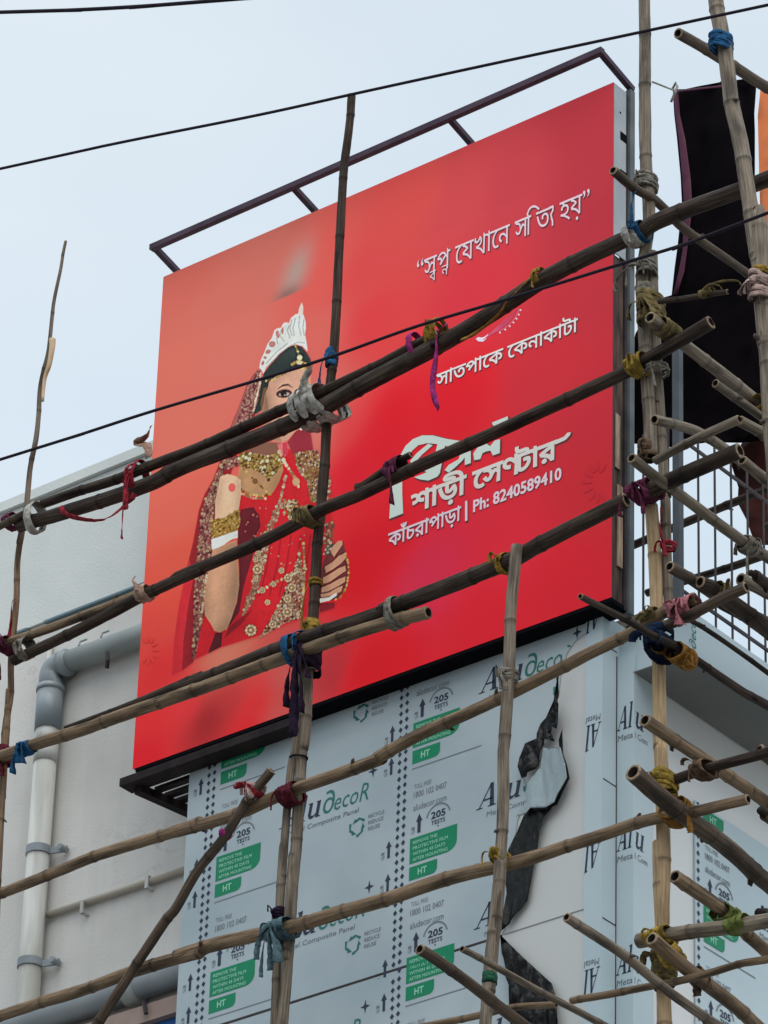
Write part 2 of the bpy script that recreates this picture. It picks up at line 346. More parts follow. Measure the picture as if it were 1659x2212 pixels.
# ---- print helpers: everything is laid out flat on its own sheet in metres
def cut_top(poly, zm):
    out = []
    for (a, c), (e, f) in zip(poly, poly[1:] + poly[:1]):
        if c <= zm: out.append((a, c))
        if (c <= zm) != (f <= zm): t = (zm - c)/(f - c); out.append((a + (e - a)*t, zm))
    return out
class Sheet:
    """a flat sheet with origin o, axis u to the right, z up, n outwards"""
    def __init__(s, o, u, n): s.o = Vector(o); s.u = Vector(u); s.n = Vector(n); s.m = {}
    def put(s, el, key, polys, lift, clip=None, zmax=None):
        mb, ml = s.m.setdefault(el, (MB(), []))
        for poly in polys:
            if zmax is not None: poly = cut_top(poly, zmax)
            if len(poly) < 3: continue
            if clip and not all(clip(a, c) for a, c in poly): continue
            if key not in ml: ml.append(key)
            pts = [s.o + s.u*a + Vector((0, 0, c)) + s.n*lift for a, c in poly]
            if len(poly) > 4: mb.poly(pts, ml.index(key))
            else: mb.add(pts, [tuple(range(len(pts)))], ml.index(key))
    def build(s, parent):
        for el, (mb, ml) in s.m.items():
            if mb.f: facing(mb.build(el[0].rstrip('0123456789'), [PRN[k] for k in ml], parent), s.n)
_tc = {}
def winding(x, y, cons):
    w_ = 0
    for c in cons:
        x0, y0 = c[-1]
        for x1, y1 in c:
            if y0 <= y:
                if y1 > y and (x1 - x0)*(y - y0) - (x - x0)*(y1 - y0) > 0: w_ += 1
            elif y1 <= y and (x1 - x0)*(y - y0) - (x - x0)*(y1 - y0) < 0: w_ -= 1
            x0, y0 = x1, y1
    return w_
def contours(body, res):
    c = bpy.data.curves.new('lettering', 'FONT'); c.body = body
    o_ = bpy.data.objects.new('lettering', c); COL.objects.link(o_)
    cu = o_.to_curve(bpy.context.evaluated_depsgraph_get()); out = []
    for sp_ in cu.splines:
        bp = list(sp_.bezier_points); q = []
        for a, b_ in zip(bp, bp[1:] + bp[:1]):
            p0, h0, h1, p1 = a.co, a.handle_right, b_.handle_left, b_.co
            ch = (p1 - p0); bend = max(((h0 - p0).cross(ch)).length, ((p1 - h1).cross(ch)).length)/(ch.length + 1e-9)
            k = 1 if bend < .003 else res
            for i in range(k):
                t = i/k; u = 1 - t; p = p0*u**3 + h0*3*u*u*t + h1*3*u*t*t + p1*t**3; q.append((p.x, p.y))
        z = []
        for p in q:
            if not z or math.hypot(p[0] - z[-1][0], p[1] - z[-1][1]) > 1e-4: z.append(p)
        if len(z) > 2: out.append(z)
    o_.to_curve_clear(); bpy.data.objects.remove(o_); bpy.data.curves.remove(c)
    return out
def glyph(ch, off, res):
    key = (ch, off, res)
    if key in _tc: return _tc[key]
    cons = contours(ch, res)
    area = lambda c: sum(a[0]*b_[1] - b_[0]*a[1] for a, b_ in zip(c, c[1:] + c[:1]))/2
    if off and cons:
        sg = 1 if area(max(cons, key=lambda c: abs(area(c)))) < 0 else -1; new = []
        for c in cons:
            n_ = len(c); q = []
            for i in range(n_):
                a, p, b_ = c[i - 1], c[i], c[(i + 1) % n_]
                d0 = math.hypot(p[0] - a[0], p[1] - a[1]) or 1; d1 = math.hypot(b_[0] - p[0], b_[1] - p[1]) or 1
                n0 = (-(p[1] - a[1])/d0, (p[0] - a[0])/d0); n1 = (-(b_[1] - p[1])/d1, (b_[0] - p[0])/d1)
                m_ = (n0[0] + n1[0], n0[1] + n1[1]); l2 = m_[0]**2 + m_[1]**2; f_ = min(1.6, 2/l2) if l2 > 1e-6 else 1
                q.append((p[0] + sg*off*m_[0]*f_, p[1] + sg*off*m_[1]*f_))
            new.append(q)
        cons = new
    tr = []
    if cons:
        vs_, es = [], []
        for c in cons:
            b0 = len(vs_); vs_ += [Vector(p) for p in c]; es += [(b0 + i, b0 + (i + 1) % len(c)) for i in range(len(c))]
        V, _, F, *_r = delaunay_2d_cdt(vs_, es, [], 0, 1e-5)
        for f in F:
            cx_ = sum(V[i].x for i in f)/3; cy_ = sum(V[i].y for i in f)/3
            if winding(cx_, cy_, cons): tr.append([(V[i].x, V[i].y) for i in f])
    _tc[key] = tr; return tr
_adv = {}
def advance(ch):
    if ch not in _adv:
        xm = lambda t: max(p[0] for c in contours(t, 1) for p in c)
        _adv[ch] = xm('|' + ch + '|') - xm('||')
    return _adv[ch]
def text_tris(body, off=0, res=2):
    out = []; x = 0
    for ch in body:
        out += [[(a + x, c) for a, c in t] for t in glyph(ch, off, res)]; x += advance(ch)
    return out
def bounds(tr):
    xs = [a for t in tr for a, _ in t]; ys = [c for t in tr for _, c in t]
    return (min(xs), max(xs), min(ys), max(ys)) if xs else (0, 1, 0, 1)
def fit(tr, x, z, wd, ht, shear=0, rot=False):
    a0, a1, c0, c1 = bounds(tr); sx_ = wd/(a1 - a0); sz_ = ht/(c1 - c0); out = []
    for t in tr:
        q = [((a - a0)*sx_ + (c - c0)*sz_*shear, (c - c0)*sz_) for a, c in t]
        out.append([(x - a, z - c) for a, c in q] if rot else [(x + a, z + c) for a, c in q])
    return out
def xf(polys, x, z, s, shear=0, rot=False):
    out = []
    for p in polys:
        q = [((a + c*shear)*s, c*s) for a, c in p]
        out.append([(x - a, z - c) for a, c in q] if rot else [(x + a, z + c) for a, c in q])
    return out
def arcstrip(cx_, cz_, r, wd, a0, a1, n=14):
    out = []
    for i in range(n):
        t0 = R(a0 + (a1 - a0)*i/n); t1 = R(a0 + (a1 - a0)*(i + 1)/n)
        out.append([(cx_ + (r - wd)*math.cos(t0), cz_ + (r - wd)*math.sin(t0)), (cx_ + r*math.cos(t0), cz_ + r*math.sin(t0)), (cx_ + r*math.cos(t1), cz_ + r*math.sin(t1)), (cx_ + (r - wd)*math.cos(t1), cz_ + (r - wd)*math.sin(t1))])
    return out
def stroke(pts, wd):
    out = []
    for (a, c), (e, f) in zip(pts, pts[1:]):
        d = math.hypot(e - a, f - c) or 1; nx, nz_ = -(f - c)/d*wd/2, (e - a)/d*wd/2
        ex, ez = (e - a)/d*wd*.3, (f - c)/d*wd*.3
        out.append([(a + nx - ex, c + nz_ - ez), (a - nx - ex, c - nz_ - ez), (e - nx + ex, f - nz_ + ez), (e + nx + ex, f + nz_ + ez)])
    return out
GLY_A = [[(0, 0), (.055, 0), (.49, .97), (.43, 1)], [(.40, 1), (.56, 1), (.76, .02), (.55, .02)], [(.17, .30), (.62, .30), (.61, .37), (.2, .37)],
         [(-.1, 0), (.2, 0), (.2, .045), (-.1, .045)], [(.46, 0), (.85, 0), (.85, .045), (.46, .045)]]
GLY_l = [[(.0, 0), (.17, 0), (.17, 1.12), (.0, 1.06)], [(-.08, 1.03), (.08, 1.06), (.17, 1.12), (-.08, 1.08)], [(-.08, 0), (.26, 0), (.26, .045), (-.08, .045)]]
GLY_u = [[(0, .18), (.16, .12), (.16, .7), (0, .7)], [(-.07, .66), (.16, .66), (.16, .7), (-.07, .7)], [(0, .2), (.06, .05), (.2, -.02), (.34, .05), (.42, .14), (.42, .22), (.3, .12), (.16, .14)],
         [(.40, 0), (.57, 0), (.57, .7), (.40, .7)], [(.34, .66), (.57, .66), (.57, .7), (.34, .7)], [(.5, 0), (.66, 0), (.66, .045), (.5, .045)]]
def alu(n_let, x, z, h, rot=False):
    out = xf(GLY_A, x, z, h, .18, rot)
    sg = -1 if rot else 1
    if n_let > 1: out += xf(GLY_l, x + sg*.98*h, z, h, .18, rot)
    if n_let > 2: out += xf(GLY_u, x + sg*1.36*h, z, h, .18, rot)
    return out
def squeeze(polys, f, x, z): return [[(x + a*f, z + c) for a, c in p] for p in polys]
STAR = [(0, 1), (.22, .22), (1, 0), (.22, -.22), (0, -1), (-.22, -.22), (-1, 0), (-.22, .22)]
TN = [0]
def tile(sh, ax, az, clip, logo=True, extras=True, zmax=None):
    """one repeat of the film print; (ax, az) is the middle of the '205' stamp"""
    TN[0] += 1; tn = TN[0]; el = ['contact_print']
    P = lambda key, polys, lift=.0012: sh.put((el[0], tn), key, [[(ax + a, az + c) for a, c in p] for p in polys], lift, clip, zmax)
    P('grey', fit(text_tris('TOLL FREE'), -.155, .178, .105, .024)); P('grey', fit(text_tris('1800 102 0407', .012), -.157, .127, .205, .034))
    P('grey', fit(text_tris('aludecor.com', .008), -.157, .057, .205, .036))
    el[0] = 'arrow_print'
    P('navy', [[(-.128, -.07), (-.108, -.07), (-.108, -.005), (-.128, -.005)], [(-.138, -.007), (-.098, -.007), (-.118, .034)]])
    P('grey', fit(text_tris('UP'), -.165, -.07, .022, .022)); P('grey', [[(-.165, -.045), (-.145, -.045), (-.145, -.03), (-.165, -.03)]])
    el[0] = 'stamp_print'
    P('grey', arcstrip(0, -.02, .077, .009, 12, 168))
    P('navy', fit(text_tris('205', .03), -.045, -.022, .09, .04)); P('navy', fit(text_tris('TESTS', .02), -.043, -.055, .086, .024)); P('navy', [[(-.006, -.064), (.006, -.064), (0, -.074)]])
    el[0] = 'green_label'
    gx0, gx1, gz0, gz1 = -.172, .118, -.228, -.09
    rc = [(gx1 - .065 + .065*math.cos(t), gz0 + .05 + .05*math.sin(t)) for t in [-math.pi/2 + i*math.pi/2/5 for i in range(6)]]
    P('green', [[(gx0, gz0)] + rc + [(gx1, gz1), (gx0, gz1)]])
    for i, s_ in enumerate(('REMOVE THE', 'PROTECTIVE FILM', 'WITHIN 45 DAYS', 'AFTER MOUNTING')):
        P('mint', fit(text_tris(s_, .015), gx0 + .02, gz1 - .036 - .031*i, (.15, .215, .2, .215)[i], .019), .0024)
    el[0] = 'grade_label'
    hx1 = .0; hz0, hz1 = -.318, -.245
    rc = [(hx1 - .03 + .03*math.cos(t), hz0 + .03 + .03*math.sin(t)) for t in [-math.pi/2 + i*math.pi/2/4 for i in range(5)]]
    P('green', [[(gx0, hz0)] + rc + [(hx1, hz1), (gx0, hz1)]]); P('mint', fit(text_tris('HT', .03), -.118, -.300, .056, .036), .0024)
    el[0] = 'rule_print'
    P('grey', stroke([(-.17, -.345), (.255, -.345)], .006))
    el[0] = 'dot_pattern'
    for col_, dz in ((-.252, 0), (-.215, .006)):
        for k in range(14):
            zz = .32 - k*.0456 + dz - .012
            P('navy', [[(col_, zz + .016), (col_ - .013, zz), (col_, zz - .016), (col_ + .013, zz)]])
    for zz in (-.155, -.335):
        el[0] = 'arrow_print%d' % (zz*-100)
        P('navy', [[(-.312, zz), (-.296, zz), (-.296, zz + .06), (-.312, zz + .06)], [(-.322, zz + .058), (-.286, zz + .058), (-.304, zz + .095)]])
        P('grey', fit(text_tris('UP'), -.35, zz, .022, .02)); P('grey', [[(-.35, zz + .025), (-.33, zz + .025), (-.33, zz + .04), (-.35, zz + .04)]])
    if logo:
        lx, lz = .245, -.055
        el[0] = 'logo_print'
        P('navy', alu(3, lx, lz, .125))
        P('teal', fit(text_tris('\u2202', .0), lx + .265, lz, .07, .125, .15)); P('teal', fit(text_tris('ecoR', .0), lx + .335, lz, .225, .098, .22))
        P('navy', [[(lx + .585 + a*.03, lz + .15 + c*.038) for a, c in STAR]])
        P('grey', fit(text_tris('Metal Composite Panel', .01), lx + .05, lz - .062, .45, .036, .1))
    if extras:
        el[0] = 'recycle_print'
        ex, ez = .74, -.19
        for k in range(3):
            t = R(90 + 120*k); ca, sa = math.cos(t), math.sin(t)
            rp = lambda a, c: (ex + a*ca - c*sa, ez + a*sa + c*ca)
            P('teal', [[rp(.038, -.02), rp(.05, -.012), rp(.04, .012), rp(.028, .006)], [rp(.03, .004), rp(.05, .014), rp(.022, .03)], [rp(.05, -.012), rp(.03, -.05), rp(.016, -.042), rp(.036, -.018)]])
        for i, s_ in enumerate(('RECYCLE', 'REDUCE', 'REUSE')):
            P('grey', fit(text_tris(s_, .015), ex + .07, ez + .026 - .034*i, (.1, .095, .075)[i], .021))

PRN = {'navy': M_navy, 'green': M_pgreen, 'teal': M_pteal, 'grey': M_pgrey, 'mint': M_pmint}
# film on the street face: torn right edge traced on the panel plane
FY = AY - .004
edge_px = [('C5', 1640, 1150), ('C5', 1570, 1250), ('C5', 1525, 1380), ('C5', 1500, 1600), ('C5', 1390, 1790), ('C5', 1330, 1950), ('C5', 1210, 2050), ('C6', 1185, 120), ('C6', 1240, 270), ('C6', 1235, 400), ('C6', 1165, 540), ('C6', 1150, 660), ('C6', 1085, 800), ('C6', 1068, 940), ('C6', 1085, 1150), ('C6', 1060, 1440), ('C6', 1036, 1484)]
edge_lo = [('C6', 1042, 1500), ('C6', 1075, 1690), ('C6', 1110, 1900), ('C6', 1140, 2211)]
def fp(t): return at(*t, 'y', FY)
E1 = [fp(t) for t in edge_px]; E2 = [fp(t) for t in edge_lo]
zs1 = E1[-1].z; zs2 = E2[0].z
film1 = [(XL + .001, -.012)] + [(XA1 - .004, -.012)] + [(XA1 - .004, E1[0].z + .02)] + [(p.x, p.z) for p in E1] + [(XL + .001, zs1)]
film2 = [(XL + .001, zs2 - .002)] + [(p.x, p.z) for p in E2] + [(E2[-1].x, -7.0), (XL + .001, -7.0)]
b = MB(); b.poly([(a, FY, c) for a, c in film1]); film_o = b.build('film_sheet', M_film, clad); facing(film_o, (0, -1, 0))
b = MB(); b.poly([(a, FY, c) for a, c in film2]); o = b.build('film_sheet', M_film, clad); facing(o, (0, -1, 0))
b = MB(); b.box((XL + .001, FY - .001, zs1 - .008), (E1[-1].x, FY + .003, zs1 + .002)); b.build('seam', M_steel, clad)
def inpoly(x, z, P):
    c = False; j = len(P) - 1
    for i in range(len(P)):
        if (P[i][1] > z) != (P[j][1] > z) and x < (P[j][0] - P[i][0])*(z - P[i][1])/(P[j][1] - P[i][1]) + P[i][0]: c = not c
        j = i
    return c
clipA = lambda a, c: (inpoly(a, c, film1) or inpoly(a, c, film2)) and c > -3.6
sh = Sheet((0, FY, 0), (1, 0, 0), (0, -1, 0))
for k in range(-2, 4): tile(sh, -1.113, -.789 - .639*k, clipA, zmax=-.0125)
for k in range(-2, 4): tile(sh, -2.362, -.523 - .639*k, clipA, zmax=-.0125)
sh.build(film_o)
# folded corner strips: upside-down and upright halves of the print
s1 = Sheet((0, AY - .012, 0), (1, 0, 0), (0, -1, 0)); s2 = Sheet((0, Y2, 0), (1, 0, 0), (0, -1, 0)); s3 = Sheet((X2, 0, 0), (0, 1, 0), (1, 0, 0))
def only(lo, hi): return lambda a, c: lo < a < hi and c > -3.6
for k in range(5):
    za = -.065 - .643*k
    s1.put(('logo_print', k), 'navy', squeeze(alu(2, 0, 0, .125, True), .52, XA1R - .0082, za + .115), .0012, only(XA1, XA1R - .0005))
    s1.put(('caption_print', k), 'grey', fit(text_tris('Metal', .01), XA1 + .092, za + .16, .085, .034, .1, True), .0012, only(XA1 - .01, XA1R))
    zb = -.60 - .643*k
    s2.put(('logo_print', k), 'navy', squeeze(alu(2, 0, 0, .125), .52, XA1R + .0076, zb), .0012, only(XA1R - .0005, X2 - .0005))
    s2.put(('caption_print', k), 'grey', fit(text_tris('Meta', .01), XA1R + .006, zb - .06, .09, .034, .1), .0012)
    s3.put(('logo_print', k), 'navy', squeeze(xf(GLY_u, 0, 0, .125, .18), .8, Y2 + .012, zb), .0012); s3.put(('caption_print', k), 'grey', fit(text_tris('l Com', .01), Y2 + .01, zb - .06, .10, .034), .0012)
for s_ in (s1, s2, s3): s_.build(clad)
sb = Sheet((SIDEX, 0, 0), (0, 1, 0), (1, 0, 0))
an = at('R4', 1300, 1150, 'x', SIDEX)
clipB = lambda a, c: PBY < a < 2.2 and c < PBZ - .004 and c > -3.4
for k in range(-2, 4): tile(sb, an.y, an.z - .639*k, clipB, zmax=PBZ - .0045)
sb.build(side)
bd = Sheet((.301, 0, 0), (0, 1, 0), (1, 0, 0))
q = at('R3', 1070, 1230, 'x', .3)
bd.put(('logo_print', 0), 'teal', [[(q.y - c, q.z + a) for a, c in t] for t in fit(text_tris('\u2202ecoR'), 0, 0, .2, .06, .2)], .0012, lambda a, c: -.298 < c < -.07)
bd.build(side)

# peeled protective film: crumpled sheets with depth
def crumple(name, outline, y0, amp, m_, parent, seed, step=.012, curl=None, fx=11, fz=6):
    P = [(p.x, p.z) for p in outline]; xs = [p[0] for p in P]; zs = [p[1] for p in P]; rng = random.Random(seed)
    pts = [Vector(p) for p in P]; n0 = len(P)
    x = min(xs)
    while x < max(xs):
        z = min(zs)
        while z < max(zs):
            q = (x + rng.uniform(-.4, .4)*step, z + rng.uniform(-.4, .4)*step)
            if inpoly(*q, P): pts.append(Vector(q))
            z += step
        x += step
    V, _, F, *_ = delaunay_2d_cdt(pts, [(i, (i + 1) % n0) for i in range(n0)], [], 1, 1e-5)
    mb = MB()
    for v in V:
        q = Vector((v.x*fx, v.y*fz, seed*3.1)); h = abs(noise.noise(q)) + .55*abs(noise.noise(q*2.3)) + .07*abs(noise.noise(q*5.1))
        mb.v.append(Vector((v.x, y0 - .004 - amp*h - (curl(v.x, v.y) if curl else 0), v.y)))
    for f in F: mb.face(f)
    o_ = facing(mb.build(name, m_, parent, True), (0, -1, 0))
    sm = o_.modifiers.new('thickness', 'SOLIDIFY'); sm.thickness = .0015
    return o_
pf = thing('torn_film', 'torn strip of protective film peeling off the pale panel, black on its back', 'torn film')
O = lambda k, L_, y_: [at(k, a, c, 'y', y_) for a, c in L_]
f1 = O('C5', [(1524, 1390), (1530, 1500), (1505, 1650), (1530, 1850), (1515, 1890), (1470, 1865), (1440, 1900), (1480, 1980), (1400, 1965), (1365, 2080), (1350, 2211)], FY - .03) + O('C6', [(1360, 60), (1340, 130), (1280, 180), (1212, 210), (1190, 120), (1187, 30)], FY - .03) + O('C5', [(1185, 2120), (1230, 1990), (1330, 1955), (1350, 1830), (1400, 1780), (1480, 1650), (1508, 1500)], FY - .03)
crumple('black_curl', f1, FY - .02, .06, M_filmblk, pf, 1, .01, None, 18, 6)
f2 = O('C6', [(1380, -40), (1515, -50), (1550, 80), (1570, 195), (1500, 330), (1470, 405), (1390, 440), (1275, 450), (1220, 500), (1160, 520), (1235, 390), (1240, 250), (1290, 180), (1350, 110)], FY - .05)
crumple('pale_flap', f2, FY - .04, .022, noisy('film_flap', (.27, .34, .36), (.36, .44, .465), 4, .35, .1, 5, .4, stretch=(3, 1, .4)), pf, 2, .01, None, 16, 2.5)
f2b = O('C6', [(1520, -40), (1560, 80), (1582, 195), (1512, 340), (1482, 415), (1395, 455), (1275, 468), (1240, 490), (1280, 445), (1390, 425), (1460, 395), (1490, 320), (1555, 195), (1530, 80)], FY - .045)
crumple('black_rim', f2b, FY - .03, .02, M_filmblk, pf, 6)
f2c = O('C5', [(1500, 1960), (1525, 1870), (1540, 2100), (1570, 2230), (1545, 2230), (1510, 2090)], FY - .03)
crumple('black_rim', f2c, FY - .02, .01, M_filmblk, pf, 7)
f3 = O('C6', [(1265, 450), (1390, 442), (1468, 418), (1385, 540), (1362, 640), (1300, 900), (1250, 1200), (1048, 1455), (1085, 1150), (1068, 945), (1095, 805), (1170, 650), (1222, 515)], FY - .02)
crumple('grey_flap', f3, FY - .01, .04, M_filmdk, pf, 3, .01, None, 20, 2.5)
f4 = O('C6', [(1040, 1492), (1240, 1690), (1448, 1880), (1488, 2000), (1512, 2215), (1480, 2400), (1180, 2420), (1135, 2211), (1112, 1900), (1075, 1690)], FY - .02)
crumple('grey_flap', f4, FY - .01, .07, M_filmblk, pf, 4, .01, None, 15, 4)
b = MB(); q0 = at('C6', 1050, 1478, 'y', AY - .0025); b.bar(q0, (XA1 - .003, AY - .0025, q0.z + .0), .003, .004); b.build('panel_joint', mat('joint_grey', (.33, .34, .34), .6), clad)

# ------------------------------------------------------------------ billboard
W, H = 3.05, 3.047
bb = thing('billboard', 'big red shop billboard with a bride and white lettering behind the scaffold', 'billboard')
# printed face: ink colours laid out on the sheet
SM = [('M1', 60, 220, 205, 98, 84), ('M1', 400, 450, 204, 104, 90), ('M1', 700, 100, 200, 104, 90), ('M1', 100, 900, 206, 104, 88), ('M1', 500, 800, 205, 106, 92), ('M1', 100, 1500, 206, 104, 88), ('M1', 1250, 150, 213, 86, 76), ('M1', 1500, 200, 212, 68, 68),
      ('M1', 1600, 600, 214, 58, 60), ('M1', 1180, 700, 208, 95, 84), ('M1', 1170, 1300, 204, 112, 98), ('M1', 1150, 1500, 204, 112, 98), ('M1', 1400, 1450, 214, 60, 62), ('M1', 1600, 1600, 220, 28, 44), ('M1', 1450, 1800, 222, 24, 42), ('M1', 50, 2100, 212, 96, 78), ('M2', 50, 500, 214, 84, 66),
      ('M2', 30, 900, 220, 72, 58), ('L2', 1200, 1300, 222, 68, 58), ('L2', 1300, 1600, 224, 46, 48), ('L2', 1200, 2000, 224, 44, 46), ('L3', 1150, 50, 226, 28, 38), ('T8', 100, 200, 212, 74, 70), ('T8', 500, 200, 203, 68, 72), ('T8', 900, 100, 194, 60, 68), ('T8', 1500, 100, 180, 50, 60),
      ('R1', 200, 800, 182, 50, 60), ('R1', 300, 1500, 178, 46, 58), ('T8', 600, 900, 207, 50, 60), ('R2', 200, 300, 186, 44, 54), ('T7', 600, 500, 222, 24, 38), ('T7', 200, 600, 224, 20, 35), ('T7', 1200, 300, 200, 44, 54), ('T7', 1500, 600, 195, 42, 54), ('T7', 100, 800, 226, 18, 33),
      ('T7', 1500, 1100, 196, 40, 48), ('T7', 100, 1500, 220, 22, 36), ('T7', 1000, 1500, 212, 38, 54), ('C5', 1500, 700, 208, 32, 44), ('C5', 900, 1000, 212, 30, 43), ('C5', 400, 680, 205, 42, 70), ('C5', 100, 1300, 224, 22, 34), ('M2', 1500, 600, 226, 18, 32), ('M2', 1550, 1400, 227, 20, 32), ('M2', 1250, 1400, 180, 46, 52),
      ('M2', 900, 1450, 190, 84, 78), ('M2', 400, 1330, 206, 118, 95), ('M2', 700, 1650, 222, 40, 44), ('M2', 420, 1600, 186, 48, 50), ('M2', 270, 1780, 150, 32, 36), ('M2', 880, 1650, 200, 76, 70), ('M2', 850, 1780, 196, 84, 78), ('M2', 100, 1700, 216, 50, 54), ('M2', 600, 1900, 224, 28, 36)]
SP = []
for k, a, c, r_, g_, b_ in SM:
    q = at(k, a, c, 'y', 0); SP.append((q.x, q.z, lin(r_), lin(g_), lin(b_)))
sm_c = at('M1', 985, 190, 'y', 0); sm_d = at('M1', 920, 350, 'y', 0); sl_a = at('M1', 0, 770, 'y', 0)
def art(x, z):
    sw = 0; c = [0, 0, 0]
    for a, e, *rgb in SP:
        wt = 1/(((x - a)**2 + (z - e)**2) + .012)**1.9; sw += wt
        for i in range(3): c[i] += wt*rgb[i]
    c = [v/sw for v in c]
    if z > sl_a.z:
        dx = (x - sm_c.x - .25*(z - sm_c.z)); t = .8*math.exp(-(dx/.095)**2 - ((z - sm_c.z)/.17)**2)
        c = [v*(1 - t) + t*g_ for v, g_ in zip(c, (.36, .30, .25))]
        t = .75*math.exp(-((x - sm_d.x)/.085)**2 - ((z - sl_a.z)/.06)**2); c = [v*(1 - t) + t*g_ for v, g_ in zip(c, (.1, .085, .07))]
        c = [v*.985 for v in c]
    return [min(.88, max(.004, v/KI)) for v in c]
fb = MB(); NX = NZ = 150
for j in range(NZ + 1):
    for i in range(NX + 1): fb.v.append(Vector((-W + W*i/NX, 0, H*j/NZ)))
for j in range(NZ):
    for i in range(NX): a = j*(NX + 1) + i; fb.face((a, a + 1, a + NX + 2, a + NX + 1))
M_print = mat('flex_print', (.6, .02, .03), .6, 0, .1); t_ = M_print.node_tree
at_n = t_.nodes.new('ShaderNodeAttribute'); at_n.attribute_name = 'ink'; t_.links.new(at_n.outputs['Color'], t_.nodes['Principled BSDF'].inputs['Base Color'])
zb_ = t_.nodes.new('ShaderNodeTexNoise'); zb_.inputs['Scale'].default_value = 2.5; bp_ = t_.nodes.new('ShaderNodeBump'); bp_.inputs['Strength'].default_value = .12; bp_.inputs['Distance'].default_value = .03
t_.links.new(zb_.outputs['Fac'], bp_.inputs['Height']); t_.links.new(bp_.outputs[0], t_.nodes['Principled BSDF'].inputs['Normal'])
fo = fb.build('printed_face', M_print, bb)
ca = fo.data.color_attributes.new('ink', 'FLOAT_COLOR', 'POINT')
for i, v in enumerate(fo.data.vertices): ca.data[i].color = (*art(v.co.x, v.co.z), 1)
# --- bride picture, flat layers of ink on the sheet
_inks = {}
def inkmat(c):
    if c not in _inks: _inks[c] = mat('ink_%d' % len(_inks), ink(*c), .6, 0, .1)
    return _inks[c]
LAYER = [0]
pic = {}
PIC = []          # the bride is printed: shapes in order, (outline on the sheet, colour, cover)
def pm(k, pts, c, part='bride_picture', al=1.0):
    q3 = [at(k, a, e, 'y', 0) for a, e in pts]
    if part == 'bride_picture': PIC.append(([(p.x, p.z) for p in q3], c, al)); return
    LAYER[0] += 1; y_ = -.0006 - LAYER[0]*.00004
    mb, ml = pic.setdefault(part, (MB(), []))
    if c not in ml: ml.append(c)
    mb.poly([Vector((p.x, y_, p.z)) for p in q3], ml.index(c))
def dots(k, poly, c_list, n, rmin, rmax, seed):
    """lace of small petalled motifs with dark outlines"""
    rng = random.Random(seed); xs = [p[0] for p in poly]; ys = [p[1] for p in poly]; m_ = 0; tries = 0; got = []
    while m_ < n and tries < n*40:
        tries += 1; x, y = rng.uniform(min(xs), max(xs)), rng.uniform(min(ys), max(ys)); r_ = rng.uniform(rmin, rmax)
        if not inpoly(x, y, poly) or any((x - a)**2 + (y - e)**2 < (.75*(r_ + f))**2 for a, e, f in got): continue
        got.append((x, y, r_)); m_ += 1; c = rng.choice(c_list); ph = rng.uniform(0, 6)
        def star(f): return [(x + r_*f*(1 if i % 2 else .72)*math.cos(ph + 6.283*i/12), y + r_*f*(1 if i % 2 else .72)*math.sin(ph + 6.283*i/12)) for i in range(12)]
        pm(k, star(1.3), tuple(int(v*.42) for v in c), al=.75); pm(k, star(1.0), c)
        if r_ > 9: pm(k, star(.45), tuple(int(v*.6) for v in c), al=.8)
def ell(x, y, rx, ry, rot=0, n=14):
    ca_, sa_ = math.cos(R(rot)), math.sin(R(rot))
    return [(x + rx*math.cos(6.283*i/n)*ca_ - ry*math.sin(6.283*i/n)*sa_, y + rx*math.cos(6.283*i/n)*sa_ + ry*math.sin(6.283*i/n)*ca_) for i in range(n)]
def brooch(x, y, r_):
    pm('M1', ell(x, y, r_*1.06, r_*1.06, 0, 16), (92, 50, 42), al=.8)
    for i in range(10): pm('M1', ell(x + r_*.74*math.cos(i*.628), y + r_*.74*math.sin(i*.628), r_*.24, r_*.24, 0, 8), (206, 180, 144) if i % 2 else (186, 152, 112))
    pm('M1', ell(x, y, r_*.5, r_*.5), (120, 78, 58)); pm('M1', ell(x, y, r_*.36, r_*.36), (176, 142, 104)); pm('M1', ell(x - r_*.08, y - r_*.08, r_*.14, r_*.14, 0, 8), (222, 206, 180))
def line(pts, wd, c):
    for s_ in stroke(pts, wd): pm('M1', s_, c)
def chain(pts, r_, c_list, seed, gap=1.5):
    rng = random.Random(seed)
    for (a, e), (f, h) in zip(pts, pts[1:]):
        d = math.hypot(f - a, h - e); n = max(1, int(d/(r_*gap)))
        for i in range(n):
            t = i/n; rr = r_*rng.uniform(.7, 1.15)
            pm('M1', ell(a + (f - a)*t + rng.uniform(-.2, .2)*r_, e + (h - e)*t + rng.uniform(-.2, .2)*r_, rr, rr*rng.uniform(.7, 1), rng.uniform(0, 90), 7), rng.choice(c_list))
TAN = [(190, 160, 126), (170, 130, 98), (206, 186, 156), (140, 98, 70)]; GOLD = [(176, 140, 70), (150, 110, 48), (200, 172, 104), (116, 80, 36)]; ROSE = [(168, 118, 102), (186, 144, 122), (112, 50, 50), (136, 74, 66)]
SKIN = (190, 140, 108); SAREE = (198, 30, 38)
